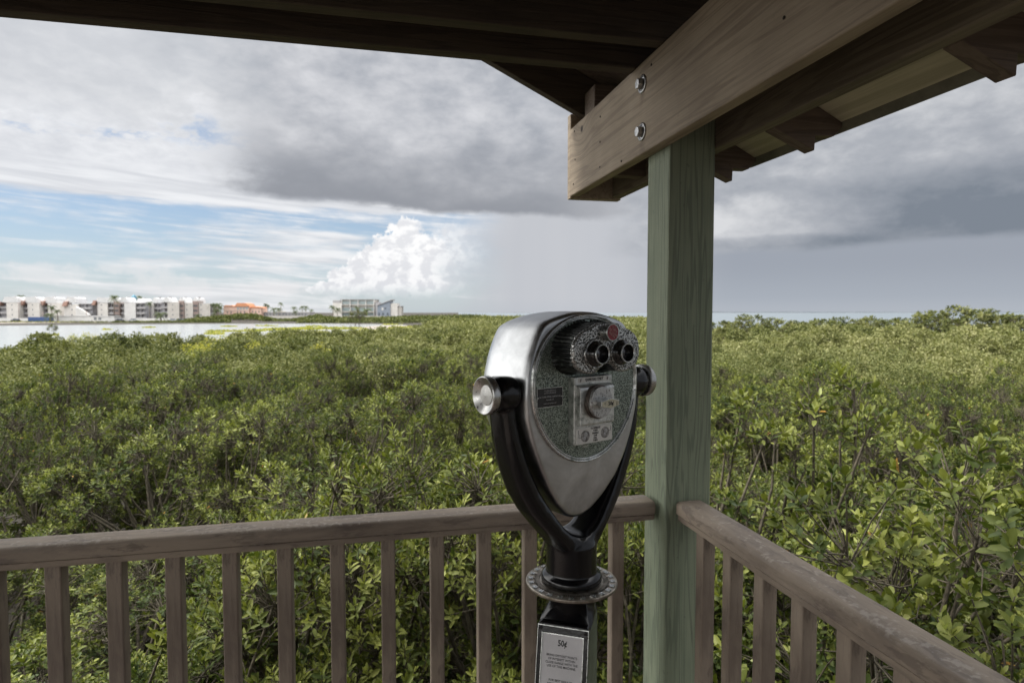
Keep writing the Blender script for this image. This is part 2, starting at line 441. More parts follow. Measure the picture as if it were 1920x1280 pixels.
sun = bpy.data.lights.new('sun', 'SUN'); sun.energy = 3.3; sun.angle = math.radians(20); sun.color = (1, .96, .90)
so = bpy.data.objects.new('sun', sun); COL.objects.link(so)
sd = Vector((math.sin(SUN_AZ)*math.cos(SUN_EL), math.cos(SUN_AZ)*math.cos(SUN_EL), math.sin(SUN_EL)))
so.rotation_euler = sd.to_track_quat('Z', 'Y').to_euler()
so.location = sd*50

# ------------------------------------------------------------------ shelter
sh = empty('wooden_shelter'); tag(sh, 'open timber shelter roof on a green painted post above the railings', 'shelter')
def post(x, y, base=-3.0, top=2.33):
    m = MB(); m.box((x-.07, y-.07, base), (x+.07, y+.07, top)); return m.build('post', M_post, sh, bevel=.005)
PX, PY = .866, 1.65
def header(x, y0, y1, mat):
    m = MB(); m.box((x-.019, y0, 2.060), (x+.019, y1, 2.322)); return m.build('header_beam', mat, sh, bevel=.004)
post(PX, PY); 
for px, py in [(PX, -2.1), (-3.1, 1.65), (-3.1, -2.1), (PX, -6.0), (-3.1, -6.0)]: post(px, py)
h1 = header(.777, -6.6, 2.355, M_header)
h2 = header(.955, -6.6, 2.355, M_beam_y)
header(-3.189, -6.6, 2.355, M_beam_y); header(-3.011, -6.6, 2.355, M_beam_y)
for z in (2.258, 2.122):
    m = MB(); m.lathe([(.0, 0), (.024, 0), (.026, -.001), (.026, -.0025), (.020, -.003)], 28, axis='x', caps=False)
    m.build('washer', M_bolt, h1, loc=(.7578, 1.678, z))
    m = MB()
    m.lathe([(.0165, 0), (.0165, -.012), (.0145, -.0155), (0.0005, -.0160)], 6, axis='x', smooth=False, caps=False)
    m.build('bolt', M_bolt, h1, loc=(.7554, 1.678, z), rot=(.3, 0, 0), bevel=.001)
for (y, z) in [(2.30,2.30),(2.31,2.10),(2.29,2.19),(2.02,2.27),(2.02,2.185),(2.02,2.10),(1.83,2.075),(1.62,2.29),(1.045,2.245),(1.045,2.155),(.62,2.12),(.62,2.26)]:
    m = MB(); m.lathe([(.0032, .001), (.0036, -.0012), (.001, -.0018)], 10, axis='x'); m.build('nail', M_nail, h1, loc=(.7577, y, z))
# end board closing the pair of headers, blocks between them
m = MB(); m.box((.7600, 2.357, 2.054), (.975, 2.395, 2.385)); m.build('end_board', M_header, sh, bevel=.003)
m = MB(); m.box((.7985, 2.19, 2.328), (.9335, 2.30, 2.445)); m.build('block', M_tail, sh, bevel=.004)
m = MB(); m.box((.7985, 2.04, 2.08), (.9335, 2.08, 2.32)); m.build('block', M_tail, sh)
# ceiling joists crossing the headers
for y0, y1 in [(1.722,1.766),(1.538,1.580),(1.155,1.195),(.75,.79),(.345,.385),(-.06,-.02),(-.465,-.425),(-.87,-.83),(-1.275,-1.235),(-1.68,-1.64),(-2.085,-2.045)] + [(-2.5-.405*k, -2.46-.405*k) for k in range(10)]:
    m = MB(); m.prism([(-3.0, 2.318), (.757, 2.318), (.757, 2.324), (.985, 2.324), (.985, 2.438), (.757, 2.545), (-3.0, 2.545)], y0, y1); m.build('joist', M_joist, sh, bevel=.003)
# roof: rafters, boards, rake
SL = .478; RX = -1.12
def zr(x): return 2.387 - SL*(x-.758) if x >= RX else 2.387 - SL*((2*RX-x)-.758)
def rafter(y0, y1, depth=.14, xend=.756, name='rafter', mat=None):
    xl = 2*RX-xend
    P = [(xl, zr(xl)), (RX, zr(RX)), (xend, zr(xend)), (xend, zr(xend)+depth), (RX, zr(RX)+depth), (xl, zr(xl)+depth)]
    P = [P[0], P[1], P[2], P[3], P[4], P[5]]
    m = MB(); n = 6
    vs = [(a, y0, b) for a, b in P] + [(a, y1, b) for a, b in P]
    fs = [(0,1,4,5), (1,2,3,4), (11,10,7,6), (10,9,8,7)] + [(i, i+6, (i+1) % 6+6, (i+1) % 6) for i in range(6)]
    m.add(vs, fs); return m.build(name, mat or M_joist, sh, bevel=.003)
rafter(2.315, 2.355, .16, xend=.925, name='rake_board')
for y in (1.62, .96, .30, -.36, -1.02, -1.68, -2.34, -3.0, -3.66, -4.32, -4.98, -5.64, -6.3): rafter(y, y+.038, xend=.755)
# roof sheathing with seams, over rafters
def slab(x0, z0, x1, z1, y0, y1, t, name, mat, par=sh):
    m = MB(); m.add([(x0,y0,z0),(x1,y0,z1),(x1,y1,z1),(x0,y1,z0),(x0,y0,z0+t),(x1,y0,z1+t),(x1,y1,z1+t),(x0,y1,z0+t)],
                    [(3,2,1,0),(4,5,6,7),(0,1,5,4),(1,2,6,5),(2,3,7,6),(3,0,4,7)])
    return m.build(name, mat, par)
slab(RX, zr(RX)+.162, 1.05, zr(1.05)+.162, -6.7, 2.38, .02, 'roof_boards', M_tail)
slab(2*RX-1.0, zr(1.0)+.162, RX-.001, zr(RX)+.162, -6.7, 2.38, .02, 'roof_boards', M_tail)
slab(RX, zr(RX)+.184, 1.06, zr(1.06)+.184, -6.72, 2.40, .012, 'shingles', M_shingle)
slab(2*RX-1.06, zr(1.06)+.184, RX-.001, zr(RX)+.184, -6.72, 2.40, .012, 'shingles', M_shingle)
# right eave: soffit boards, rafter tails notched at the end, fascia
def zs(x): return 2.124 - .5*(x-1.10)
x0 = .80
for a, b in [(.976, 1.062), (1.0645, 1.1715)]:
    slab(a, zs(a), b, zs(b), -6.7, 1.800, .018, 'soffit_board', M_soffit)
m = MB(); m.add([(1.174,-6.7,2.090),(1.182,-6.7,2.066),(1.202,-6.7,2.072),(1.200,-6.7,2.13),(1.174,-6.7,2.14)] + [(1.174,1.805,2.090),(1.182,1.805,2.066),(1.202,1.805,2.072),(1.200,1.805,2.13),(1.174,1.805,2.14)],
      [(4,3,2,1,0),(5,6,7,8,9)] + [(i, (i+1) % 5, (i+1) % 5+5, i+5) for i in range(5)])
m.build('fascia', M_fascia, sh)
slab(.9, zs(.9)+.075, 1.215, zs(1.215)+.02, -6.72, 1.81, .03, 'shingles', M_shingle)
def tail(y0, y1):
    b = lambda x: 2.061 - .42*(x-.974)
    P = [(.9755, b(.9755)), (1.093, b(1.093)), (1.0945, 2.050), (1.150, 2.0505), (1.1735, 2.076), (1.1735, zs(1.1735)-.001), (.9755, zs(.9755)-.001)]
    m = MB(); m.prism(P, y0, y1); return m.build('rafter_tail', M_tail, sh, bevel=.002)
for y in (1.745, 1.376, .872, .37, -.13, -.63, -1.13, -1.63, -2.13, -2.63, -3.13, -3.63, -4.13, -4.63, -5.13, -5.63, -6.13): tail(y, y+.038)

# deck under the shelter
m = MB(); x = -3.4
while x < 1.15:
    m.box((x, -6.8, -.04), (x+.135, 1.80, -.002)); x += .141
tag(m.build('deck_floor', M_deck, None), 'grey brown deck boards under the shelter', None, None, 'structure')
m = MB()
for y in (-6.7, -5.4, -4.1, -2.7, -1.3, .2, 1.7): m.box((-3.4, y, -.24), (1.15, y+.05, -.042))
tag(m.build('deck_frame', M_joist, None), 'joists carrying the deck', None, None, 'structure')

# ------------------------------------------------------------------ railings
def rail_profile(top, bot):
    w = .041; pts = []
    # rounded cap above a slightly narrower lower member with a groove
    def arc(cx, cz, r, a0, a1, n=5):
        return [(cx+r*math.cos(math.radians(a0+(a1-a0)*i/n)), cz+r*math.sin(math.radians(a0+(a1-a0)*i/n))) for i in range(n+1)]
    pts += [(-.034, bot), (.034, bot), (.0350, bot+.002), (.0350, bot+.014), (.0322, bot+.0155), (.0322, bot+.0185), (.0412, bot+.020), (.0414, top-.013), (.0400, top-.007), (.0360, top-.0025), (.0310, top), (0, top+.0008)]
    L = [(-a, b) for a, b in pts[1:-1]][::-1]
    return pts + L[:-1]
def railing(name, label, horizontal, cx, a0, a1, top, bot, balusters, extra=None):
    r = empty(name, (0, 0, 0)); tag(r, label, 'railing', 'deck railings')
    prof = rail_profile(top, bot)
    # subdivided handrail so the bevelled ends read
    m = MB(); L = []
    seq = [(a0, .90), (a0+.006, 1.0)] + [(a0 + (a1-a0)*k/24, 1.0) for k in range(1, 24)] + [(a1-.006, 1.0), (a1, .90)]
    zc = (top+bot)/2
    for t, s in seq:
        j = rnd.uniform(-.0006, .0006)
        L.append([((t, cx+p*s+j, zc+(q-zc)*s) if horizontal else (cx+p*s+j, t, zc+(q-zc)*s)) for p, q in prof])
    m.loops(L, smooth=True, cap0=True, cap1=True)
    hr = m.build('handrail', M_rail if horizontal else M_raily, r)
    hr.data.set_sharp_from_angle(angle=math.radians(50)); wn = hr.modifiers.new('w', 'WEIGHTED_NORMAL'); wn.keep_sharp = True; wn.weight = 80
    m = MB()
    if horizontal: m.box((a0, cx-.019, .10), (a1, cx+.019, .165))
    else: m.box((cx-.019, a0, .10), (cx+.019, a1, .165))
    m.build('bottom_rail', M_rail if horizontal else M_raily, r, bevel=.004)
    for t in balusters:
        m = MB(); m.box((-.0185, -.0185, .166), (.0185, .0185, bot-.001))
        rot = (0, 0, rnd.uniform(-.03, .03))
        m.build('baluster', M_railz, r, loc=(t, cx, 0) if horizontal else (cx, t, 0), rot=rot, bevel=.0035)
    return r
railing('deck_railing', 'weathered brown handrail with square balusters running left from the green post behind the binoculars', True, 1.650, -3.03, .781, 1.0575, 1.003,
        [.025+.1302*k for k in range(-23, 6)])
railing('deck_railing', 'weathered brown handrail with square balusters running from the green post to the lower right corner', False, .866, -2.02, 1.578, 1.0660, 1.011,
        [1.482-.1305*k for k in range(0, 26)])

# ------------------------------------------------------------------ coin-operated binoculars
VX, VY, VZ = .378, 1.154, 1.453
vw = empty('coin_binoculars', (VX, VY, 0))
tag(vw, 'silver and black coin-operated binocular viewer standing in the corner before the railing', 'binoculars')
HR = math.radians(24.4); HL = (0, 0, VZ)          # head frame: x along the trunnions, -y towards the user
def hb(m, name, mats, **k): return m.build(name, mats, vw, loc=HL, rot=(0, 0, HR), **k)
def mirror(half): return half + [(-a, b) for a, b in half[::-1] if a > 1e-6]
def resample(poly, n, smooth=2):
    P = np.array(poly + [poly[0]]); d = np.r_[0, np.cumsum(np.linalg.norm(np.diff(P, axis=0), axis=1))]
    t = np.linspace(0, d[-1], n, endpoint=False)
    Q = np.c_[np.interp(t, d, P[:,0]), np.interp(t, d, P[:,1])]
    for _ in range(smooth): Q = .25*np.roll(Q, 1, 0) + .5*Q + .25*np.roll(Q, -1, 0)
    return Q
shield = mirror([(0,.1495),(.02,.1487),(.04,.1465),(.072,.1395),(.0985,.1315),(.110,.124),(.1165,.113),(.126,.094),(.137,.065),(.1455,.028),(.1480,-.008),(.1440,-.048),(.131,-.094),(.112,-.140),(.088,-.185),(.060,-.222),(.032,-.248),(.014,-.256),(0,-.258)])
Q = resample(shield, 160, 1)
def chin(w): return 1.1*max(0.0, -.12-w)**2
cz = -.03
Ls = []
for y, s in [(-.0400,.925),(-.0400,.955),(-.0395,.972),(-.0375,.983),(-.034,.992),(-.029,.998),(-.02,1.0),(.02,1.004),(.06,1.0),(.088,.985),(.105,.955),(.118,.90),(.126,.80),(.129,.6),(.130,.3)]:
    L = []
    for a, b in Q:
        z = cz + (b-cz)*s
        yy = y + chin(b)*(1 if y < .03 else .3)
        if y > .03: # belly narrows towards the chin at the back
            k = max(0, -b-.05)/.2; yy -= (y-.03)*.55*k
        L.append((a*s, yy, z))
    Ls.append(L)
m = MB(); m.loops(Ls, cap1=True); m.add(Ls[0], [tuple(range(len(Q)))[::-1]], 0, False)
ho = hb(m, 'housing', M_alu); ho.data.set_sharp_from_angle(angle=math.radians(50))
# trim ring round the face plate
oval = mirror([(0,.1445),(.026,.1425),(.05,.1372),(.073,.1275),(.093,.1145),(.110,.098),(.124,.0765),(.134,.050),(.1385,.022),(.1380,-.006),(.132,-.036),(.120,-.064),(.103,-.0895),(.082,-.111),(.057,-.1275),(.029,-.1385),(0,-.142)])
O = resample(oval, 180, 2)
oc = .003
def ringl(s, y): return [(a*s, y, oc+(b-oc)*s) for a, b in O]
m = MB()
m.loops([ringl(1.0,-.0395), ringl(.998,-.0435), ringl(.990,-.0458), ringl(.975,-.0462), ringl(.966,-.0450), ringl(.962,-.0425), ringl(.956,-.0425), ringl(.952,-.0445), ringl(.944,-.0450), ringl(.934,-.0438), ringl(.930,-.0412)])
hb(m, 'trim_ring', M_rim)
m = MB(); m.loops([ringl(.931,-.0405), ringl(.931,-.0428), ringl(.925,-.0432)]); m.add(ringl(.925,-.0432), [tuple(range(len(O)))], 0, False)
hb(m, 'face_plate', M_pebble)
# fluted hood that carries the eyepieces
hood = mirror([(0,.1235),(.012,.1285),(.030,.1270),(.043,.1200),(.060,.1150),(.075,.1060),(.084,.094),(.0875,.079),(.0865,.062),(.079,.048),(.066,.040),(.052,.0355),(.040,.0345),(.028,.0370),(.018,.0450),(.009,.0515),(0,.0530)])
Hq = resample(hood, 400, 2)
nrm = np.roll(Hq, -1, 0) - np.roll(Hq, 1, 0); nrm = np.c_[nrm[:,1], -nrm[:,0]]; nrm /= np.linalg.norm(nrm, axis=1)[:,None]
if ((Hq - [0,.08])*nrm).sum() < 0: nrm = -nrm
arc = np.r_[0, np.cumsum(np.linalg.norm(np.diff(Hq, axis=0), axis=1))]
rib = np.clip(np.sin(arc/.0080*2*PI)*1.8, -1, .8)*.0016
rib *= (Hq[:,1] > .047)
def hl(y, off, ribk): return [(float(a), y, float(b)) for a, b in Hq + nrm*(off + rib*ribk)[:,None]]
z0 = np.zeros(len(Hq))
m = MB(); m.loops([hl(-.042, z0+.006, 1), hl(-.048, z0+.0015, 1), hl(-.060, z0, 1), hl(-.084, z0-.0005, 1), hl(-.089, z0-.001, .6)])
hd = hb(m, 'eyepiece_hood', M_ribs)
m = MB(); m.loops([hl(-.0885, z0-.001, .6), hl(-.094, z0-.0005, 0), hl(-.0962, z0-.002, 0), hl(-.0968, z0-.0045, 0)]); m.add(hl(-.0968, z0-.0045, 0), [tuple(range(len(Hq)))], 0, False)
hb(m, 'hood_face', M_pebble2)
for sx in (-1, 1):
    c = (sx*.0330, 0, .0725)
    m = MB()
    m.lathe([(.0285,-.0955),(.0285,-.0985),(.0272,-.1000),(.0250,-.1000),(.0240,-.0992)], 48, 0, 'y', c, caps=False)
    m.lathe([(.0240,-.0992),(.0235,-.1020),(.0205,-.1040),(.0180,-.1052),(.0178,-.1145)], 48, 1, 'y', c, caps=False)
    m.lathe([(.0178,-.1145),(.0180,-.1161),(.0172,-.1170),(.0160,-.1165),(.0158,-.1150)], 48, 2, 'y', c, caps=False)
    m.lathe([(.0158,-.1150),(.0140,-.1080),(.0125,-.1035)], 48, 1, 'y', c, caps=False)
    e = hb(m, 'eyepiece', [M_pebble2, M_eye, M_chrome])
    m = MB(); m.lathe([(.0126,-.1036),(.010,-.1048),(.005,-.1058),(.0003,-.1062)], 32, 0, 'y', c, caps=False)
    m.build('lens', M_lens, e)
m = MB(); c = (0, 0, .1108)
m.lathe([(.0165,-.0955),(.0165,-.1075),(.0160,-.1092),(.0150,-.1096),(.0143,-.1090)], 48, 0, 'y', c, caps=False)
bt = hb(m, 'red_button', [M_chrome, M_red])
m = MB(); m.lathe([(.0144,-.1088),(.0003,-.1090)], 48, 0, 'y', c, caps=False); m.build('red_disc', M_red, bt)
fx = PI/2
text_obj('lettering', "TURN\nTO CLEAR\nVISION", .0066, M_pink, bt, (0, -.1096, .1108), (fx, .62, 0), .0003, .82, sx=.85, bold=.00004)
# maker's plate
m = MB(); m.box((-.1270, -.0455, -.0245), (-.0660, -.0428, .0100), 0)
mp = hb(m, 'maker_plate', M_labeldark, bevel=.0008)
m = MB(); a0, a1, b0, b1, t = -.1275, -.0655, -.0250, .0105, .0009
for q in [((a0, b1-t), (a1, b1)), ((a0, b0), (a1, b0+t)), ((a0, b0+t), (a0+t, b1-t)), ((a1-t, b0+t), (a1, b1-t))]:
    m.box((q[0][0], -.0460, q[0][1]), (q[1][0], -.0440, q[1][1]))
m.build('plate_edge', M_chrome, mp)
text_obj('lettering', "U.S. Manufactured\nand Distributed by", .0042, M_greytext, mp, (-.0965, -.0457, .0030), (fx, 0, 0), .0001, .95, sx=.9)
text_obj('lettering', "THE TOWER OPTICAL COMPANY, INC.", .0040, M_greytext, mp, (-.0965, -.0457, -.0062), (fx, 0, 0), .0001, sx=.74, bold=.00005)
text_obj('lettering', "Norwalk, CT", .0038, M_greytext, mp, (-.0965, -.0457, -.0115), (fx, 0, 0), .0001, sx=.9)
text_obj('lettering', "www.toweropticalco.com", .0034, M_greytext, mp, (-.0965, -.0457, -.0180), (fx, 0, 0), .0001, sx=.85)
for x_, z_ in ((-.1245,-.007),(-.0685,-.007)):
    m = MB(); m.lathe([(.0016, -.0455),(.0014,-.0466),(.0003,-.047)], 12, 0, 'y', (x_, 0, z_), caps=False); m.build('screw', M_chrome, mp)
# coin mechanism
m = MB(); m.box((-.0495, -.0600, -.1010), (.0495, -.0420, .0270))
cp = hb(m, 'coin_panel', M_panel, bevel=.0015)
m = MB(); m.box((-.0400, -.0612, .0165), (.0395, -.0600, .0258)); lb = m.build('coin_label', M_label, cp, bevel=.0003)
text_obj('lettering', "QUARTERS ONLY", .0076, M_ink, cp, (0, -.0614, .0210), (fx, 0, 0), .0002, sx=.78, bold=.00008)
for sx in (-1, 1): text_obj('lettering', "¢", .0080, M_ink, cp, (sx*.0350, -.0614, .0212), (fx, 0, 0), .0002, bold=.0001)
# sloping slide block
m = MB(); m.prism([(-.0600,.0130),(-.0600,-.0645),(-.0705,-.0635),(-.0715,-.0600),(-.0715,.0035),(-.0690,.0085)], -.0450, .0440, axis='x')
m.build('slide_block', M_panel, cp, bevel=.001)
m = MB()
for k in range(9):
    m.box((-.0428 + k*.0016, -.0722, .002 - .0), (-.0421 + k*.0016, -.0712, .0035)); 
kc = (-.0035, -.0205)
def bell(r, flat, n=60):
    half = [(0,-1)] + [(math.sin(a), -math.cos(a)) for a in np.linspace(.1, 1.55, 22)] + [(.965,.14),(.91,.34),(.845,.56),(.76,.72),(.62,.86),(.44,.96),(.22,1.015),(0,1.03)]
    half = half + [(-a, b) for a, b in half[1:-1][::-1]]
    P = resample([(kc[0]+a*r, kc[1]+b*r) for a, b in half], n, 1)
    return [(float(a), float(b)) for a, b in P]
B1 = bell(.0315, .0285); B2 = bell(.0290, .0262)
m = MB(); m.loops([[(a, -.0700, b) for a, b in B1], [(a, -.0795, b) for a, b in B1]]); m.add([(a, -.0795, b) for a, b in B1], [tuple(range(60))])
kn = m.build('turn_knob', noisy('stained_dark_metal', (.05,.045,.04), (.16,.13,.11), 150, .4, .3, .001, metal=.7), cp, bevel=.001)
m = MB(); m.loops([[(a, -.0790, b) for a, b in B2], [(a, -.0865, b) for a, b in B2]]); m.add([(a, -.0865, b) for a, b in B2], [tuple(range(60))])
m.build('knob_face', M_knobface, cp, bevel=.0012)
hexp = lambda w, h, s: [(-w*s, -h*.45*s), (0-w*.0, -h*s), (w*s, -h*.45*s), (w*s, h*.45*s), (0, h*s), (-w*s, h*.45*s)]
lc = (.0015, -.0205)
m = MB()
HX = [(-.0225,-.0045),(0,-.0095),(.0225,-.0045),(.0225,.0045),(0,.0095),(-.0225,.0045)]
m.loops([[(lc[0]+a*.84, -.0860, lc[1]+b*.85) for a, b in HX], [(lc[0]+a*.96, -.0990, lc[1]+b*.95) for a, b in HX], [(lc[0]+a*1.04, -.1000, lc[1]+b*1.05) for a, b in HX], [(lc[0]+a*1.04, -.1030, lc[1]+b*1.05) for a, b in HX]], smooth=False)
m.add([(lc[0]+a*1.04, -.1030, lc[1]+b*1.05) for a, b in HX], [tuple(range(6))])
m.build('handle', M_chrome, cp, bevel=.0007)
m = MB(); m.prism([(lc[0]+a*.93, lc[1]+b*.90) for a, b in HX], -.1038, -.1029); m.build('handle_label', noisy('brass_label', (.52,.49,.36), (.66,.63,.48), 90, .4, .1), cp)
text_obj('lettering', "50¢", .0100, M_ink, cp, (lc[0], -.1040, lc[1]+.0002), (fx, 0, 0), .0002, sx=.95, bold=.00025)
for sx in (-1, 1):
    text_obj('lettering', "!" if sx < 0 else "|", .0080, M_ink, cp, (lc[0]+sx*.0155, -.1040, lc[1]), (fx, 0, 0), .0002)
m = MB(); m.box((-.0455, -.0622, -.0995), (.0485, -.0600, -.0690)); m.build('operating_label', M_label, cp, bevel=.0004)
text_obj('lettering', "TO OPERATE\nTURN\nHANDLE\nONE\nFULL\nTURN", .0051, M_ink, cp, (.0030, -.0624, -.0840), (fx, 0, 0), .0002, .92, sx=.85, bold=.0001)
for cx_, cz_ in ((-.0235, -.0850), (.0290, -.0835)):
    m = MB(); m.lathe([(.0112, -.0622), (.0110, -.0627), (.0003, -.0627)], 32, 0, 'y', (cx_, 0, cz_), smooth=False, caps=False); m.build('coin_picture', M_coin, cp)
    m = MB(); m.lathe([(.0045, -.0628), (.0030, -.0634), (.0003, -.0636)], 14, 0, 'y', (cx_+.001, 0, cz_+.003), caps=False)
    m.lathe([(.0035, -.0628), (.0028, -.0633), (.0003, -.0634)], 14, 0, 'y', (cx_-.002, 0, cz_-.004), caps=False); m.build('coin_relief', M_greytext, cp)
m = MB(); m.box((-.0410, -.0625, -.0800), (-.0402, -.0623, -.0725)); m.box((-.0402, -.0625, -.0870), (-.0394, -.0623, -.0800)); m.box((-.0394, -.0625, -.0875), (-.0345, -.0623, -.0869))
m.box((.0440, -.0625, -.0805), (.0448, -.0623, -.0725)); m.box((.0400, -.0625, -.0811), (.0448, -.0623, -.0805)); m.build('printed_arrow', M_ink, cp)
m = MB(); m.box((-.0270, -.0465, -.1130), (.0090, -.0428, -.1040)); nt = hb(m, 'number_tag', M_pebble, bevel=.0008)
text_obj('lettering', "2040", .0075, M_chrome, nt, (-.009, -.0467, -.1085), (fx, 0, 0), .0003)
# yoke: one forged strap from trunnion to trunnion, and its neck
outer = [(.178,.030),(.180,.0),(.178,-.040),(.172,-.085),(.162,-.126),(.150,-.160),(.134,-.197),(.114,-.231),(.090,-.261),(.068,-.286),(.0535,-.304),(.045,-.316),(.028,-.322),(0,-.324)]
inner = [(.1555,.030),(.1545,.0),(.1505,-.040),(.1400,-.085),(.127,-.122),(.1145,-.152),(.098,-.184),(.080,-.213),(.060,-.241),(.044,-.262),(.030,-.275),(.020,-.281),(.010,-.286),(0,-.288)]
vh = [.024,.028,.031,.034,.036,.037,.038,.038,.038,.038,.038,.038,.042,.047]
sec = []
pts = list(zip(outer, inner, vh)); pts = pts + [(((-o[0], o[1])), ((-i[0], i[1])), h) for o, i, h in pts[:-1][::-1]]
for (o, i, h) in pts:
    L = []
    for k in range(24):
        a = 2*PI*k/24; ca, sa = math.cos(a), math.sin(a)
        e = 3.2
        px_ = math.copysign(abs(ca)**(2/e), ca)*.5 + .5; py_ = math.copysign(abs(sa)**(2/e), sa)
        L.append((i[0] + (o[0]-i[0])*px_, py_*h + (h-.030)*.0 + max(0.0, min(1.0, (o[1]+.30)/.10))*.010, i[1] + (o[1]-i[1])*px_))
    sec.append(L)
m = MB(); m.loops(sec, cap0=True, cap1=True)
for sx in (-1, 1):
    m.lathe([(.0003, sx*.1490), (.0300, sx*.1490), (.0310, sx*.1530), (.0325, sx*.165), (.0330, sx*.178), (.0310, sx*.190), (.0270, sx*.196), (.0255, sx*.203), (.0003, sx*.203)], 40, 0, 'x')
m.lathe([(.0003,-.300),(.0465,-.302),(.0505,-.310),(.0505,-.375),(.0003,-.375)], 64)
yk = hb(m, 'yoke', M_black)
md = yk.modifiers.new('r', 'REMESH'); md.mode = 'VOXEL'; md.voxel_size = .0024; md.use_smooth_shade = True
md = yk.modifiers.new('s', 'SMOOTH'); md.factor = .5; md.iterations = 9
for sx in (-1, 1):
    m = MB()
    m.lathe([(.0003, sx*.197),(.0290, sx*.197),(.0335, sx*.1985),(.0350, sx*.2015),(.0350, sx*.2105),(.0342, sx*.2128),(.0325, sx*.2138),(.0305, sx*.2130),(.0195, sx*.2065),(.0185, sx*.2062),(.0180, sx*.2068),(.0003, sx*.2072)], 56, 0, 'x', caps=False)
    o_ = hb(m, 'side_knob', M_steel); o_.data.set_sharp_from_angle(angle=math.radians(35))
m = MB(); m.lathe([(.0003,-.360),(.0503,-.360),(.0503,-.363),(.0515,-.367),(.0580,-.371),(.0605,-.376),(.0605,-.3835),(.0003,-.3835)], 64)
nk = hb(m, 'neck', M_black); nk.data.set_sharp_from_angle(angle=math.radians(40))
# graduated dial
dl = empty('dial', (0, 0, 1.0620)); dl.parent = vw
m = MB(); m.lathe([(.052,-.0055),(.085,-.0055),(.0905,-.0030),(.0918,0),(.0912,.0026),(.0895,.0036),(.0880,.0028),(.0745,.0024),(.0738,.0005),(.0645,.0005),(.0638,.0026),(.052,.0034)], 96, caps=False)
dp = m.build('dial_plate', M_brassy, dl); dp.data.set_sharp_from_angle(angle=math.radians(40))
dark = MB(); tk = MB()
dark.lathe([(.0737,.0012),(.0646,.0012)], 96, caps=False); dark.build('dial_groove', M_dialdark, dl)
F_AZ = math.atan2(-VY, -VX)      # towards the visitor
for k in range(120):
    a = 2*PI*k/120 + F_AZ; M = Matrix.Rotation(a, 4, 'Z'); big_ = k % 5 == 0
    tk.box((.0655 if not big_ else .0648, -.0008 if not big_ else -.0011, .0012), (.0725 if not big_ else .0770, .0008 if not big_ else .0011, .0037), 0, M)
tk.build('tick_mark', M_brassy, dl)['kind'] = 'stuff'
for k in range(24):
    a = 2*PI*k/24 + F_AZ; val = str((60 + 5*k) % 120)
    text_obj('numeral', val, .0125, M_rim, dl, (math.cos(a)*.0825, math.sin(a)*.0825, .0032), (0, 0, a+PI/2), .0011, sx=.85, bold=.0003)
# pedestal
m = MB(); m.lathe([(.0003,1.0565),(.0480,1.0565),(.0480,.985),(.0485,.90),(.0560,.60),(.0720,.25),(.0850,.08),(.1250,.035),(.1350,.020),(.1350,.000),(.0003,.0)], 64, caps=False)
pd = m.build('pedestal', M_black, vw); pd.data.set_sharp_from_angle(angle=math.radians(40))
SR = math.radians(-29.4)
# sign case: local x across, -y outward; front plane leans back from (y=-.075,z=1.010) to (y=-.1270,z=.78)
zt, zb = 1.010, .70
def fy(z): return -.075 - (zt - z)*.235
W2 = .0495
m = MB()
fr = [(-W2, zb), (W2, zb), (W2, zt-.004), (W2-.004, zt), (-W2+.004, zt), (-W2, zt-.004)]
m.loops([[(a, .02, b) for a, b in fr], [(a*1.0, fy(b)+.010, b) for a, b in fr], [(a, fy(b), b) for a, b in fr]], smooth=False)
m.add([(a, fy(b), b) for a, b in fr], [tuple(range(6))])
# shoulders running up to the round neck
m.add([(-W2+.002, fy(zt)+.010, zt-.002), (W2-.002, fy(zt)+.010, zt-.002), (.036, -.033, 1.034), (.016, -.0465, 1.038), (-.016, -.0465, 1.038), (-.036, -.033, 1.034)], [(0,1,3,4), (0,4,5), (1,2,3)], 0, True)
m.add([(-W2+.002, fy(zt)+.010, zt-.002), (-.036, -.033, 1.034), (-.045, .0, 1.03), (-W2, .0, zt-.01)], [(0,1,2,3)], 0, True)
m.add([(W2-.002, fy(zt)+.010, zt-.002), (.036, -.033, 1.034), (.045, .0, 1.03), (W2, .0, zt-.01)], [(0,1,2,3)], 0, True)
sc_ = m.build('sign_case', M_black, vw, rot=(0, 0, SR), bevel=.0025, angle=25)
def onf(a, z, d): return (a, fy(z)-d, z)
def frame_strip(w, z0, z1, t, d0, d1, mat, nm, par):
    m = MB()
    for (a0, a1, b0, b1) in [(-w, w, z1-t, z1), (-w, w, z0, z0+t), (-w, -w+t, z0+t, z1-t), (w-t, w, z0+t, z1-t)]:
        m.add([onf(a0,b0,d0), onf(a1,b0,d0), onf(a1,b1,d0), onf(a0,b1,d0), onf(a0,b0,d1), onf(a1,b0,d1), onf(a1,b1,d1), onf(a0,b1,d1)],
              [(3,2,1,0),(4,5,6,7),(0,1,5,4),(1,2,6,5),(2,3,7,6),(3,0,4,7)])
    return m.build(nm, mat, par, bevel=.0004)
frame_strip(W2-.0004, zb+.002, zt-.004, .0012, -.001, .0012, M_chrome, 'case_edge', sc_)
frame_strip(.0405, zb+.02, zt-.0165, .0016, -.001, .0022, M_chrome, 'placard_frame', sc_)
m = MB(); a0 = .0390; z0_, z1_ = zb+.0215, zt-.018
m.add([onf(-a0,z0_,-.001), onf(a0,z0_,-.001), onf(a0,z1_,-.001), onf(-a0,z1_,-.001), onf(-a0,z0_,.0008), onf(a0,z0_,.0008), onf(a0,z1_,.0008), onf(-a0,z1_,.0008)],
      [(3,2,1,0),(4,5,6,7),(0,1,5,4),(1,2,6,5),(2,3,7,6),(3,0,4,7)])
m.build('placard', M_placard, sc_)
tilt = math.atan(.235)
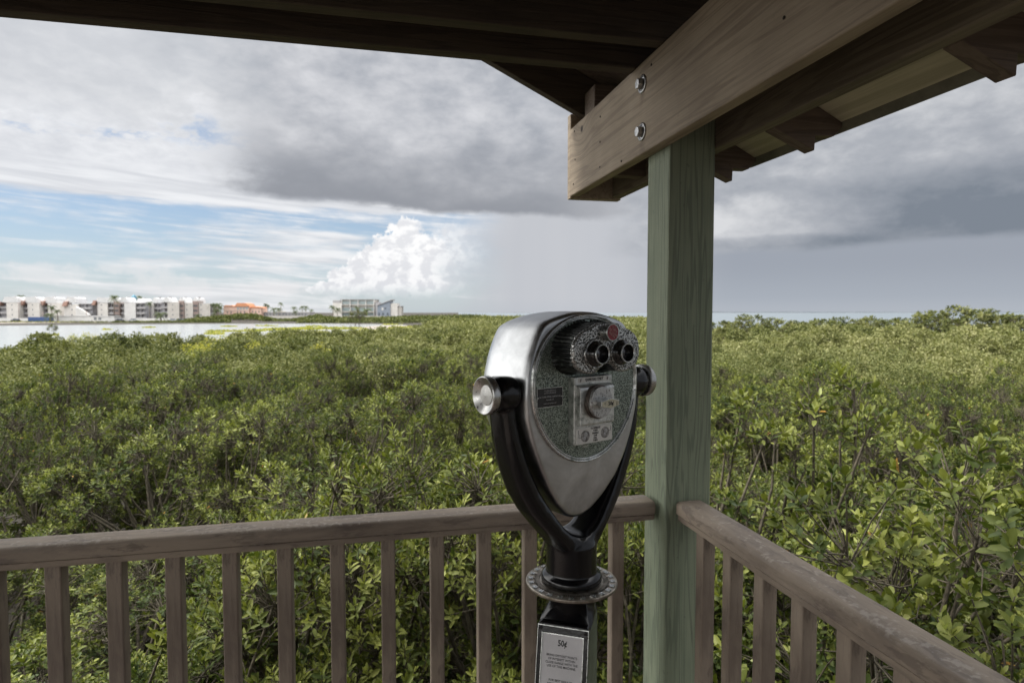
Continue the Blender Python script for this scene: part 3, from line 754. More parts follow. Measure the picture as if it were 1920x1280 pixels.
def sign_text(s_, z, size, sx=1.0, sp=1.0, bold=.0001, x=0.0):
    p = onf(x, z, .0010); return text_obj('lettering', s_, size, M_ink, sc_, p, (PI/2 - tilt, 0, 0), .0001, sp, sx=sx, bold=bold)
sign_text("50¢", .9770, .0150, sx=.80, bold=.0005)
sign_text("BRING DISTANT POINTS\nOF INTEREST WITHIN\nCLOSE RANGE WITH THE\nUSE OF THIS MACHINE.", .9460, .0062, sx=.86, sp=1.02, bold=.00005)
sign_text("FOR BEST RESULTS,\nREMOVE EYEGLASSES\nAND FOCUS WITH THE\nRED KNOB", .9035, .0062, sx=.86, sp=1.02, bold=.00005)
for sx in (-1, 1):
    m = MB(); m.lathe([(.0036, .0), (.0036, -.0012), (.0028, -.0020), (.0008, -.0014), (.0003, -.0010)], 18, 0, 'y', caps=False)
    m.build('screw', M_black, sc_, loc=onf(sx*.0435, zt-.0105, -.0002))

# ------------------------------------------------------------------ ground and water
def fan_sheet(name, poly, z, mat, label, kind='structure'):
    me = bpy.data.meshes.new(name); me.from_pydata([(x, y, z) for x, y in poly], [], [tuple(range(len(poly)))]); me.update()
    o = link(name, me, mat); return tag(o, label, None, None, kind)
def polar(az, d): a = math.radians(az); return (d*math.sin(a), d*math.cos(a))
GZ = -2.6; WZ = -2.5
M_mud = noisy('marsh_mud', (.018,.014,.009), (.040,.032,.020), .35, .85, .6, .05)
fan_sheet('ground', [(-30000,-30000),(30000,-30000),(30000,40000),(-30000,40000)], GZ, M_mud, 'dark marsh ground under the mangroves')
def water(name, c, r, bs, sc):
    def fn(g):
        n = g.noise(g.vscale(g.coord(), sc), 1.0, 5, .6)
        return {'Normal': g.bump(n, bs, .05)}
    return material(name, fn, color=c, rough=r, IOR=1.33)
M_lagoon = water('lagoon_water', (.30,.30,.29), .16, .5, (.5,2.2,1))
M_sea = water('sea_water', (.16,.19,.21), .28, .6, (.05,.05,1))
lag = [polar(a, d) for a, d in [(-75,36),(-40,36),(-30,34),(-22,40),(-14,58),(-8,60),(-3,64),(1,72),(3.2,86),(4.4,110),(4.8,140),(4.0,175),(2.2,215),(-4,240),(-14,252),(-27,250),(-45,262),(-75,280)]]
fan_sheet('lagoon_water', lag[::-1], WZ, M_lagoon, 'bright shallow lagoon')
fan_sheet('sea', [polar(a, d) for a, d in [(7.5,1500),(14,520),(20,420),(26,330),(30,66),(60,56),(110,60)]][::-1] + [polar(a, 26000) for a in (7.5, 20, 40, 60, 80, 110)][0:0] + [polar(a, d) for a, d in [(7.5,26000),(20,26000),(40,26000),(60,26000),(80,26000),(110,26000)]], WZ+.02, M_sea, 'pale grey sea reaching the horizon')
# far low coast across the sea
m = MB()
L0 = []; L1 = []
for k in range(90):
    a = 30 + k*.42; h = 4 + 9*abs(math.sin(k*.7)*math.sin(k*.23+1))
    p = polar(a, 11000); q = polar(a, 11600); L0.append((p[0], p[1], WZ+1)); L1.append((p[0], p[1], WZ+h+9))
m.add(L0 + L1 + [(v[0]*1.05, v[1]*1.05, WZ+1) for v in L0], [(i, i+1, i+91, i+90) for i in range(89)] + [(i+90, i+91, i+181, i+180) for i in range(89)])
tag(m.build('far_coast', noisy('far_coast_ground', (.16,.18,.20), (.20,.22,.24), .001)), 'thin dark coast on the sea horizon', None, None, 'structure')

# ------------------------------------------------------------------ foliage materials
def leaf_mat(name, stops, trans=.2, rough=.5, spec=.22):
    m = bpy.data.materials.new(name); m.use_nodes = True; t = m.node_tree; g = G(t); b = t.nodes['Principled BSDF']
    at = g.node('ShaderNodeAttribute', attribute_name='tint'); oi = g.node('ShaderNodeObjectInfo')
    f = X(g, at.outputs['Fac']) + (X(g, oi.outputs['Random']) - .5)*.10
    col = g.ramp(f, stops)
    g.setin(b.inputs['Base Color'], col); b.inputs['Roughness'].default_value = rough; b.inputs['Specular IOR Level'].default_value = spec
    tr = g.node('ShaderNodeBsdfTranslucent'); g.setin(tr.inputs[0], g.mul(col, (1.25, 1.35, .55)))
    mx = g.node('ShaderNodeMixShader'); mx.inputs[0].default_value = trans
    out = t.nodes['Material Output']; g.l.new(b.outputs[0], mx.inputs[1]); g.l.new(tr.outputs[0], mx.inputs[2]); g.l.new(mx.outputs[0], out.inputs[0])
    return m
LS_near = [(0.0,(.018,.034,.008)),(.35,(.057,.080,.017)),(.62,(.138,.158,.034)),(.85,(.255,.272,.070)),(.93,(.36,.40,.16)),(.97,(.36,.20,.05))]
LS_mid = [(0.0,(.028,.042,.012)),(.35,(.088,.104,.034)),(.62,(.164,.174,.064)),(.85,(.250,.250,.108)),(1.0,(.34,.33,.17))]
LS_yel = [(0.0,(.13,.17,.05)),(.4,(.27,.28,.07)),(1.0,(.50,.44,.11))]
M_leaf = leaf_mat('mangrove_leaf', LS_near)
M_leafmid = leaf_mat('mangrove_canopy_leaf', LS_mid, .18, .6, .16)
M_yellow = leaf_mat('yellow_marsh_leaf', LS_yel, .3, .7, .1)
M_palm = leaf_mat('palm_leaf', [(0,(.05,.075,.03)),(1,(.14,.17,.07))], .2)
M_twig = noisy('mangrove_bark', (.050,.042,.028), (.125,.105,.072), 30, .85, .3)
M_trunk = noisy('palm_bark', (.20,.17,.14), (.32,.28,.24), 3, .9)

R = np.random.default_rng(11)
def unit(v): return v/np.maximum(np.linalg.norm(v, axis=-1, keepdims=True), 1e-9)
def mesh_np(name, V, F, tint=None, smooth=True, mats=None, mi=None):
    """V (n,3), F (m,4)"""
    me = bpy.data.meshes.new(name)
    me.vertices.add(len(V)); me.vertices.foreach_set('co', np.ascontiguousarray(V, dtype=np.float32).ravel())
    me.loops.add(F.size); me.loops.foreach_set('vertex_index', F.astype(np.int32).ravel())
    me.polygons.add(len(F)); me.polygons.foreach_set('loop_start', (np.arange(len(F))*F.shape[1]).astype(np.int32))
    me.polygons.foreach_set('use_smooth', np.full(len(F), smooth))
    if mi is not None: me.polygons.foreach_set('material_index', mi.astype(np.int32))
    if tint is not None:
        a = me.attributes.new('tint', 'FLOAT', 'FACE'); a.data.foreach_set('value', tint.astype(np.float32))
    me.update(calc_edges=True); me.validate()
    return me
def leaves(P, D, Nn, l, w, fold=.18):
    """folded oval leaves: 6 verts, 2 quads each"""
    B = unit(np.cross(D, Nn)); Nn = unit(np.cross(B, D)); l = l[:,None]; w = w[:,None]
    base = P; tip = P + D*l - Nn*l*.10
    a1 = P + D*l*.38 + B*w*.5 + Nn*w*fold; b1 = P + D*l*.38 - B*w*.5 + Nn*w*fold
    a2 = P + D*l*.80 + B*w*.40 + Nn*w*fold*.6 - Nn*l*.04; b2 = P + D*l*.80 - B*w*.40 + Nn*w*fold*.6 - Nn*l*.04
    V = np.stack([base, a1, a2, tip, b2, b1], 1).reshape(-1, 3)
    i = np.arange(len(P))[:,None]*6
    F = np.concatenate([i + [0,1,2,3], i + [0,3,4,5]], 1).reshape(-1, 4)
    return V, F
def tubes(A, Bp, ra, rb, seg=4):
    T = unit(Bp - A); up = np.where(np.abs(T[:,2:3]) < .9, np.array([[0,0,1.]]), np.array([[1.,0,0]]))
    U = unit(np.cross(T, up)); Wd = np.cross(T, U); V = []
    for P, r in ((A, ra), (Bp, rb)):
        for k in range(seg):
            a = 2*PI*k/seg; V.append(P + (U*math.cos(a) + Wd*math.sin(a))*r[:,None])
    V = np.stack(V, 1).reshape(-1, 3); i = np.arange(len(A))[:,None]*(2*seg)
    F = np.concatenate([i + [k, (k+1) % seg, seg+(k+1) % seg, seg+k] for k in range(seg)], 1).reshape(-1, 4)
    return V, F
def bent(A, B, ra, rb, n, sag, rg):
    """split straight segments A->B into n pieces with a random bow"""
    off = rg.normal(0, 1, A.shape)*sag; VV = []; FF = []; b = 0
    pts = [A + (B-A)*t + off*(4*t*(1-t)) for t in np.linspace(0, 1, n+1)]
    for k in range(n):
        V, F = tubes(pts[k], pts[k+1], ra + (rb-ra)*k/n, ra + (rb-ra)*(k+1)/n); VV.append(V); FF.append(F + b); b += len(V)
    return np.concatenate(VV), np.concatenate(FF)
def bush_meshes(seed, Rc=1.0, H=3.0, depth=1.9, heads=46, tips=20, leafl=.052, aspect=.42, nleaf=9, spread=.155, tone=0.0, stems=6, sprigs=4, upright=.5):
    rg = np.random.default_rng(seed)
    th = rg.uniform(0, 2*PI, stems); base = np.c_[np.cos(th)*.25, np.sin(th)*.25, np.zeros(stems)]
    fork = base*1.6 + np.c_[rg.normal(0,.12,(stems,2)), rg.uniform(.35,.6,stems)*H]
    # branch heads over the crown
    kk = np.arange(int(heads*1.25)) + .5; zz = 1 - 1.6*kk/len(kk); ph0 = kk*2.39996 + rg.uniform(0, 6.28); qq = np.sqrt(1 - zz*zz)
    h = unit(np.c_[np.cos(ph0)*qq, np.sin(ph0)*qq, zz] + rg.normal(0, .13, (len(kk), 3))); h = h[rg.random(len(h)) < .8]; hr = rg.uniform(.78, 1.04, len(h))
    cen = np.array([0, 0, H - depth*.55])
    HP = cen + h*hr[:,None]*np.array([Rc*.86, Rc*.86, depth*.52]); HP[:,2] += rg.normal(0, .10, len(h))
    if sprigs:
        k = rg.choice(np.where(h[:,2] > .35)[0], min(sprigs, (h[:,2] > .35).sum()), replace=False); HP[k,2] += rg.uniform(.06, .20, len(k))
    near = np.argmin(np.linalg.norm(HP[:,None] - fork[None], axis=2), 1)
    VA, FA = bent(base, fork, np.full(stems,.030), np.full(stems,.020), 3, .05, rg)
    VB, FB = bent(fork[near], HP, np.full(len(HP),.016), np.full(len(HP),.007), 4, .07, rg)
    # tips round each head
    n = len(HP)*tips; hi = np.repeat(np.arange(len(HP)), tips)
    outw = unit(HP - cen + np.array([0,0,.35]))
    sd_ = unit(rg.normal(0, 1, (n,3)) + outw[hi]*.85); hsz = rg.uniform(.75, 1.35, len(HP))[hi]
    TP = HP[hi] + sd_*(spread*1.45*hsz*rg.uniform(.72, 1.08, n))[:,None]*np.array([1,1,.85])
    src = HP[hi] - outw[hi]*rg.uniform(.02, .16, n)[:,None]
    VC, FC = bent(src, TP, np.full(n,.0042), np.full(n,.0022), 2, .02, rg)
    V = np.concatenate([VA, VB, VC]); F = np.concatenate([FA, FB + len(VA), FC + len(VA) + len(VB)])
    wood_me = mesh_np('stems', V, F)
    # leaf rosettes
    ax = unit(unit(TP - src)*1.0 + np.array([0,0,upright]) + rg.normal(0,.15,(n,3)))
    N = n*nleaf; ti = np.repeat(np.arange(n), nleaf); k = np.tile(np.arange(nleaf), n)
    a = ax[ti]; up = np.where(np.abs(a[:,2:3]) < .95, np.array([[0,0,1.]]), np.array([[1.,0,0]])); U = unit(np.cross(a, up)); Wd = np.cross(a, U)
    ph = k*2.4 + rg.uniform(0, 6.28, n)[ti] + rg.normal(0,.25,N); inc = np.radians(22 + 62*(k/nleaf)) + rg.normal(0,.18,N)
    rad = U*np.cos(ph)[:,None] + Wd*np.sin(ph)[:,None]
    D = unit(a*np.cos(inc)[:,None] + rad*np.sin(inc)[:,None]); Nn = unit(a*np.sin(inc)[:,None] - rad*np.cos(inc)[:,None] + rg.normal(0,.25,(N,3)))
    P = TP[ti] - a*(k/nleaf*.085*leafl/.06)[:,None]
    l = leafl*rg.uniform(.65, 1.2, N)*(1 - .25*(k < 2)); w = l*aspect*rg.uniform(.85, 1.15, N)
    V, F = leaves(P, D, Nn, l, w)
    tt = rg.normal(0,.10,len(HP))[hi][ti] + rg.normal(0,.09,n)[ti] + rg.normal(0,.10,N) + .46 + tone + .16*(k < 2) - .07*(k > nleaf*.6)
    tt = np.clip(tt, .02, .90); tt = np.where(rg.random(N) < .0016, .99, tt)
    leaf_me = mesh_np('leaves', V, F, np.repeat(tt, 2))
    return leaf_me, wood_me
def plant(pair, name, label, cat, loc, sc=(1,1,1), rz=0.0, group=None, mat=None):
    r = empty(name, loc, rz); r.scale = sc; tag(r, label, cat, group)
    link('stems', pair[1], M_twig, r); link('foliage', pair[0], mat or M_leaf, r); return r

# ------------------------------------------------------------------ height of the mangrove canopy
def wob2(x, y, s, sd=0):
    return (np.sin(x*s*1.0+1.3+sd)*np.sin(y*s*1.17+.4+sd) + .6*np.sin(x*s*2.1+y*s*1.3+2.1+sd)*np.sin(y*s*1.9-x*s*.7+sd) + .35*np.sin(x*s*4.3+sd)*np.sin(y*s*3.9+1+sd))
def canopy(x, y):
    d = np.hypot(x, y); az = np.degrees(np.arctan2(x, y))
    z = np.interp(d, [0, 3.2, 4.5, 7, 10, 16, 30, 60, 150, 400, 700], [.62, .62, .30, .16, .34, .28, .05, -.10, -.25, -.35, -.35])
    left = np.clip((-2 - az)/14, 0, 1)
    z = z + left*np.interp(d, [0, 3, 4.8, 6.5, 8.5, 12, 18, 26, 34], [-.85, -.95, -.90, -.55, .30, .30, .22, .25, .25])
    right = np.clip((az - 24)/12, 0, 1)
    z = z + right*np.interp(d, [0, 4, 8, 14, 25, 40, 60, 120], [.10, .10, .0, .0, .30, .66, .50, .30])
    z = z + wob2(x, y, .80)*.17*np.clip(d/8, .3, 1)*np.clip(60/d, .3, 1) + wob2(x, y, .19, 2)*.22*np.clip(d/20, 0, 1)*np.clip(60/d, .2, 1)
    return z
lagp = np.array(lag)
def inside(x, y, poly=lagp):
    r = np.zeros(x.shape, bool); n = len(poly); j = n-1
    for i in range(n):
        xi, yi = poly[i]; xj, yj = poly[j]
        c = ((yi > y) != (yj > y)) & (x < (xj-xi)*(y-yi)/(yj-yi+1e-12) + xi); r ^= c; j = i
    return r

# near bushes: each one a plant of its own
NEARD = 15.0
kinds = [bush_meshes(100+i, Rc=[1.0,.85,1.1][i % 3], H=3.0, heads=[48,40,56][i % 3], tips=30, leafl=[.045,.050,.042,.052][i % 4], aspect=[.40,.34,.38,.46][i % 4], tone=[0,.05,-.03,.02][i % 4], nleaf=9) for i in range(6)]
bright = [bush_meshes(130+i, Rc=.85, H=3.0, heads=46, tips=26, leafl=.054, aspect=.36, nleaf=9, tone=.10, spread=.16, sprigs=7, upright=.9) for i in range(2)]
oval = bush_meshes(140, Rc=1.05, H=3.4, heads=46, tips=20, leafl=.064, aspect=.50, nleaf=9, tone=.0, spread=.19, sprigs=5, upright=.7)
oval2 = bush_meshes(141, Rc=.9, H=3.2, heads=48, tips=28, leafl=.050, aspect=.46, nleaf=9, tone=.0, spread=.18, sprigs=4, upright=.6)
sapl = bush_meshes(150, Rc=.34, H=3.4, depth=1.9, heads=15, tips=8, leafl=.070, aspect=.40, nleaf=8, tone=.08, spread=.10, stems=2, sprigs=4, upright=1.0)
sapl2 = bush_meshes(151, Rc=.24, H=3.4, depth=1.6, heads=9, tips=7, leafl=.062, aspect=.42, nleaf=8, tone=.12, spread=.09, stems=2, sprigs=3, upright=1.0)
def put(pair, x, y, top, H, label=None, cat='mangrove bush', name='mangrove_bush', group=None, w=1.0, rz=None):
    s = (top - GZ)/H; return plant(pair, name, label, cat, (x, y, GZ), (w, w, s), rnd.uniform(0, 6.28) if rz is None else rz, group)
def at(az, d): a = math.radians(az); return d*math.sin(a), d*math.cos(a)
special = [
 (bright[0], *at(-5, 3.55), .66, 3.0, 'bright leafy mangrove bush rising just above the left handrail, left of the binoculars', .95),
 (bright[1], *at(4.5, 3.45), .70, 3.0, 'bright fresh green mangrove bush between the binoculars and the middle of the left handrail', .95),
 (bright[0], *at(14, 3.5), .72, 3.0, 'bright green bush directly behind the binoculars', .95),
 (bright[1], *at(21.5, 3.5), .66, 3.0, 'bright green bush hugging the left side of the green post', .85),
 (sapl2, *at(-15.8, 3.0), .52, 3.4, 'single slim leafy shoot poking up over the left half of the handrail', .8),
 (kinds[1], *at(-21, 3.9), -.42, 3.0, 'lowest bush seen between the leftmost balusters', .9),
 (kinds[0], *at(-13, 3.6), -.02, 3.0, 'low bush seen between the balusters under the left half of the handrail', .8),
 (oval, *at(49.5, 3.1), 1.02, 3.4, 'tall bush with big glossy oval leaves at the right edge', .95),
 (oval2, *at(41, 3.3), .52, 3.2, 'round leaved bush behind the right handrail beside the big glossy one', .95),
 (oval2, *at(33, 3.6), .42, 3.2, 'round leaved bush just right of the green post', .9),
 (sapl, *at(34.6, 4.6), 1.10, 3.4, 'slender upright mangrove sapling just right of the green post', 1.0),
 (sapl, *at(41.2, 4.5), 1.28, 3.4, 'tallest slender sapling with a dark stem in the middle of the thicket on the right', 1.0),
 (sapl2, *at(38.2, 4.6), 1.05, 3.4, 'thin yellowish sapling between the two taller saplings on the right', 1.0),
 (oval2, *at(46, 4.6), .62, 3.2, 'round leaved bush behind the big glossy bush on the right', 1.0),
]
taken = []
for (pr, x, y, top, H, lab, w) in special:
    sap = pr in (sapl, sapl2)
    top -= .10 if sap else (.22 if pr in (oval, oval2) else .06)
    put(pr, x, y, top, H, lab, 'sapling' if sap else 'mangrove bush', 'mangrove_sapling' if sap else 'mangrove_bush', None, w)
    if not sap: taken.append((x, y))
GL = 'dense olive green mangrove bush packed into the near thicket beyond the railings'
st = 1.38; n_near = 0
for i in range(-16, 22):
    for j in range(0, 16):
        x = (i + (.5 if j % 2 else 0))*st + rnd.uniform(-.3,.3); y = 2.9 + j*st*.87 + rnd.uniform(-.25,.25)
        d = math.hypot(x, y); az = math.degrees(math.atan2(x, y))
        if x > 1.9 and y < 2.9: continue
        if d > NEARD or d < 3.3 or az < -34 or az > 59: continue
        if min([math.hypot(x-a, y-b) for a, b in taken]) < .62: continue
        if az < -15.5 and (d < 4.3 or 4.9 < d < 6.1): continue
        top = float(canopy(np.array(x), np.array(y))) + rnd.uniform(-.38, .26)
        put(kinds[rnd.randrange(6)], x, y, top, 3.0, GL, 'mangrove bush', 'mangrove_bush', 'near mangrove bushes', rnd.uniform(.80, 1.12)); n_near += 1
for (az, d) in [(55, 2.9), (50, 2.4)]:
    x, y = at(az, d); put(oval2, x, y, .25, 3.2, 'low round leaved bush under the big glossy bush at the right edge' if az == 50 else 'round leaved bush beyond the lower right corner of the railing', w=.9)
print('near bushes', n_near)

# the wide thicket beyond: uncountable, one mass
def domes():
    C = []
    d = NEARD - .3
    while d < 640:
        sp = 1.30 if d < 30 else (1.30 + (d-30)*.016)
        n = int(math.radians(104)*d/sp)
        az = np.linspace(-36, 62, n) + R.normal(0, .25, n)*98/n
        dd = d + R.normal(0, .3, n)*sp
        C.append(np.c_[az, dd, np.full(n, sp)]); d += sp*.88
    C = np.concatenate(C); a = np.radians(C[:,0]); x = C[:,1]*np.sin(a); y = C[:,1]*np.cos(a)
    keep = ~inside(x, y)
    az, dd = C[:,0], C[:,1]
    # the far bank left of centre carries only a low hedge; the open sea lies to the right
    far = dd > np.interp(az, [-40,-14,-8,-3,1,3.2,4.6,6,7,10,14,26,30,60], [41,44,58,64,72,86,118,400,560,560,480,400,62,52])
    keep &= ~far
    return x[keep], y[keep], C[keep,2], dd[keep], az[keep]
dx, dy, dsp, dd, daz = domes()
def clump_cloud(x, y, top, rad, dist, per, size, tone, hk=1.0, mat=None, name='c'):
    n = len(x); cnt = np.maximum(12, per).astype(int); idx = np.repeat(np.arange(n), cnt); N = len(idx)
    h = unit(R.normal(0, 1, (N,3))); h[:,2] = np.abs(h[:,2])*1.0 - .12
    # break the dome into lumps
    lump = .70 + .30*np.sin(h[:,0]*6.1 + idx*1.7)*np.sin(h[:,1]*6.7 + idx*.9)*np.cos(h[:,2]*4 + idx) + R.normal(0,.05,N)
    rr = rad[idx]*lump*R.uniform(.72, 1.06, N)
    P = np.c_[x[idx] + h[:,0]*rr, y[idx] + h[:,1]*rr, top[idx] + (h[:,2]*lump - 1.0)*rad[idx]*hk]
    s = size[idx]*R.uniform(.6, 1.25, N)
    D = unit(h*.3 + R.normal(0,.9,(N,3)) + np.array([0,0,.12])); Nn = unit(h*.7 + R.normal(0,.7,(N,3)) + np.array([0,0,.3]))
    B = unit(np.cross(D, Nn))
    V = np.stack([P, P + D*s[:,None]*.45 + B*s[:,None]*.30, P + D*s[:,None]*.9, P + D*s[:,None]*.5 - B*s[:,None]*.30], 1).reshape(-1,3)
    F = np.arange(N*4).reshape(-1,4)
    t = tone[idx] + R.normal(0,.15,N) + (lump-.7)*.35  # hollows between lumps get a darker tone: shading put into the leaf colour
    return V, F, np.clip(t, .02, .97)
top = canopy(dx, dy) + np.clip(R.normal(0,.24,len(dx)), -.55, .38)*np.clip(70/dd, .3, 1) + (R.random(len(dx)) < .08)*R.uniform(.05,.35,len(dx))*np.clip(40/dd,.2,1)
# crowns thin out to low scrub at the lagoon shore
size = np.maximum(.058, dd*.0035)
rad = dsp*R.uniform(.52, .88, len(dx))
per = 2*PI*rad**2*1.5/(size*size*.30)
per = np.clip(per, 14, 1500)
tone = .50 + wob2(dx, dy, .35, 5)*.07 + wob2(dx, dy, .09, 8)*.07 + R.normal(0,.06,len(dx)) + np.clip((dd-15)/60, 0, .045)
tone = tone - .10*np.exp(-((dd-25)/8)**2)*(R.random(len(dx)) < .25)
V, F, t = clump_cloud(dx, dy, top, rad, dd, per, size, tone)
print('thicket leaves', len(F))
o = link('mangrove_thicket', mesh_np('mangrove_thicket', V, F, t, smooth=False), M_leafmid)
tag(o, 'wide olive green mangrove thicket spreading to the lagoon and the horizon', 'mangrove thicket', None, 'stuff')

# ------------------------------------------------------------------ far shore: hedge, houses, palms, bridge
CY, SY = math.cos(YAW), math.sin(YAW)
def far_pos(px, D, z): k = (px - 960)/1150*D; return (D*SY + k*CY, D*CY - k*SY, z)
def far_z(y, D): return 1.6 + (586 - y)/1150*D
M_white = noisy('white_stucco', (.66,.65,.63), (.76,.75,.73), .4, .8, .05)
M_cream = noisy('cream_stucco', (.66,.63,.59), (.76,.73,.69), .4, .8, .05)
M_grey = noisy('grey_render', (.34,.33,.34), (.44,.43,.43), .4, .8, .05)  # plain mid grey for balcony rails, vents, roofs and walls
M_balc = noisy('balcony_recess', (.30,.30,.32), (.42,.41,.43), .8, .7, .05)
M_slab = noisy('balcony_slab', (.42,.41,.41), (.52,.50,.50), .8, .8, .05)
M_roofw = noisy('white_metal_roof', (.64,.64,.64), (.72,.72,.72), .4, .6, .03)
M_brick = noisy('reddish_tile', (.42,.25,.20), (.50,.32,.26), 1.5, .85, .1)
M_brown = noisy('brown_stair_wall', (.27,.20,.18), (.37,.29,.26), 1.5, .8, .1)
M_orange = noisy('orange_stucco', (.66,.45,.36), (.74,.52,.43), .5, .85, .05)
M_oroof = noisy('orange_roof_tile', (.62,.26,.13), (.72,.34,.19), 2, .85, .2)
M_win = material('window_glass', color=(.12,.14,.16), rough=.12)
M_teal = material('teal_glass', color=(.30,.36,.37), rough=.1)
M_blue = noisy('blue_grey_siding', (.24,.28,.34), (.30,.34,.40), 1.2, .7, .1)
M_bluec = noisy('blue_container', (.05,.10,.25), (.07,.13,.31), 1.2, .5, .1)
M_concr = noisy('pale_concrete', (.52,.49,.45), (.62,.59,.55), .6, .85, .05)
M_dark = material('dark_opening_and_wheel', color=(.09,.09,.095), rough=.5)
class Far:
    def __init__(s, name, label, cat, px, D, ybase, group=None):
        s.D = D; s.px = px; s.zb = far_z(ybase, D); s.k = D/1150
        s.r = empty(name, far_pos(px, D, s.zb), -YAW); tag(s.r, label, cat, group)
    def lx(s, px): return (px - s.px)*s.k
    def lz(s, y): return far_z(y, s.D) - s.zb
    def box(s, name, mat, x0, x1, yt, yb, d0=0, d1=10, par=None, bevel=0):
        m = MB(); m.box((s.lx(x0), d0, s.lz(yb)), (s.lx(x1), d1, s.lz(yt)))
        return m.build(name, mat, par or s.r)
    def poly(s, name, mat, pts, d0=0, d1=10, par=None):
        m = MB(); m.prism([(s.lx(a), s.lz(b)) for a, b in pts], d0, d1)
        return m.build(name, mat, par or s.r)
    def windows(s, mat, par, xs, ys, w, h, d):
        for x in xs:
            for y in ys:
                m = MB(); m.box((s.lx(x-w/2), d-.12, s.lz(y+h/2)), (s.lx(x+w/2), d+.05, s.lz(y-h/2))); m.build('window', mat, par)
    def balconies(s, x0, x1, yt, yb, n, d0=2.2, d1=9):
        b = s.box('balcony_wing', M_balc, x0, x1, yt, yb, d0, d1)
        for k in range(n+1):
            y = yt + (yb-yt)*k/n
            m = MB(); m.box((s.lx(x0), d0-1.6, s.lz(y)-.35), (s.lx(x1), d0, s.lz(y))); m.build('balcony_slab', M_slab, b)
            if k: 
                m = MB(); m.box((s.lx(x0), d0-1.6, s.lz(y)+.02), (s.lx(x1), d0-1.5, s.lz(y)+.9)); m.build('balcony_rail', M_grey, b)
        m = MB(); xm = (x0+x1)/2; m.box((s.lx(xm)-.12, d0-1.45, s.lz(yb)), (s.lx(xm)+.12, d0-.01, s.lz(yt))); m.build('party_wall', M_grey, b)
        return b
CB = 597.5
def condo(label, D, wall, balc, roof, stair=None, awn=None, win=None, cap=None, wm=None, low=None, name='condominium'):
    """wall (x0,x1,ytop); balc list of (x0,x1,ytop); roof (x0,x1,ytop,ybot)"""
    f = Far(name, label, 'apartment building', (wall[0]+wall[1])/2, D, CB, 'white apartment buildings on the far shore')
    w = f.box('wall', wm or M_cream, wall[0], wall[1], wall[2], CB)
    f.windows(M_win, w, win or [], (571.5, 580.5, 590), 1.7, 1.9, 0)
    for b in balc: f.balconies(b[0], b[1], b[2], CB, 3)
    for (x0, x1, yt, yb) in roof:
        r = f.poly('roof', M_roofw, [(x0, yb), (x1, yb), (x1-2, yt+2.5), (x1-5, yt), (x0+5, yt)], -.15, 9.5)
        m = MB(); xm = (x0+x1)/2+1; m.box((f.lx(xm-1.6), 3, f.lz(yt)), (f.lx(xm+2), 5, f.lz(yt-1.4))); m.build('roof_vent', M_grey, r)
    if stair:
        for (x0, x1, yt) in stair:
            sb = f.box('stair_tower', M_brown, x0, x1, yt, CB, -.6, 6)
            for y in (573, 582, 591): 
                m = MB(); m.box((f.lx(x0+1.2), -.7, f.lz(y+2)), (f.lx(x1-1.2), -.55, f.lz(y-1.5))); m.build('opening', M_dark, sb)  # solid dark panels stand in for the shade inside the openings
    for (x0, x1, yt, yb) in (awn or []):
        f.poly('sloping_awning', M_brick, [(x0, yb), (x1-3, yb), (x1, yt), (x0+4, yt)], -1.4, 3)
    return f
condo('white gabled apartment block at the far left end of the shoreline row', 385, (13.5,37,567), [(-22,13.3,566)], [(6,36.5,556.5,567)], win=[24], awn=[(-2,6,566,573)])
condo('second apartment block from the left with a red awning beside a tall palm', 388, (53,75,567.5), [(41,52.8,569)], [(45,73,557,567.5)], win=[62.5], awn=[(41,50,564,572)])
condo('third apartment block from the left standing behind two short palms', 391, (91,113,568), [(78,90.8,568)], [(81,107,557,568)], win=[97], awn=[(78,88,564.5,572)])
c4 = condo('apartment block with a red brick awning and a long white ramp roof on its right', 386, (121,148,570), [(148.2,170,569)], [(123,146,557,568)], win=[136], awn=[(120,131,565,574)])
c4.poly('ramp_wall', M_white, [(148,CB),(172,CB),(172,590),(158,580),(148,575)], -2.5, -.3)
condo('long roofed apartment block in the middle of the row with a brown stair tower', 389, (184,203,568), [(203.2,215,569),(226,233.8,569)], [(180,222,558,567.5)], stair=[(215.2,225.8,565)], win=[191.5], awn=[(175,184,563.5,572)])
condo('plain white windowless apartment block right of the brown stair tower', 385, (234,255,567.5), [(255.2,272,568)], [(225,241,557.5,567)], wm=M_white)
condo('apartment block with a small square white roof and grey balconies right of the windowless block', 392, (279,289,568), [(272.3,278.8,568.5),(289.2,301,569)], [(256,271.5,559.5,567.5),(285.5,299,558,567.5)])
condo('apartment block with three small windows in a pale wall behind a bushy palm', 387, (315,336.5,567), [(301.3,314.8,566.5)], [(306,320,557.5,566.5)], win=[324.5], wm=M_concr)
condo('narrow apartment block between two brown stair towers', 389, (347,362.5,568), [], [(334,348.5,558,567.5)], stair=[(337,346.8,564)], win=[351.5], wm=M_concr)
condo('last white apartment block at the right end of the row', 390, (373.5,395,569), [(395.2,399,570)], [(361,373.5,558,567.5)], stair=[(363,373.3,564.5)], win=[378], wm=M_concr)

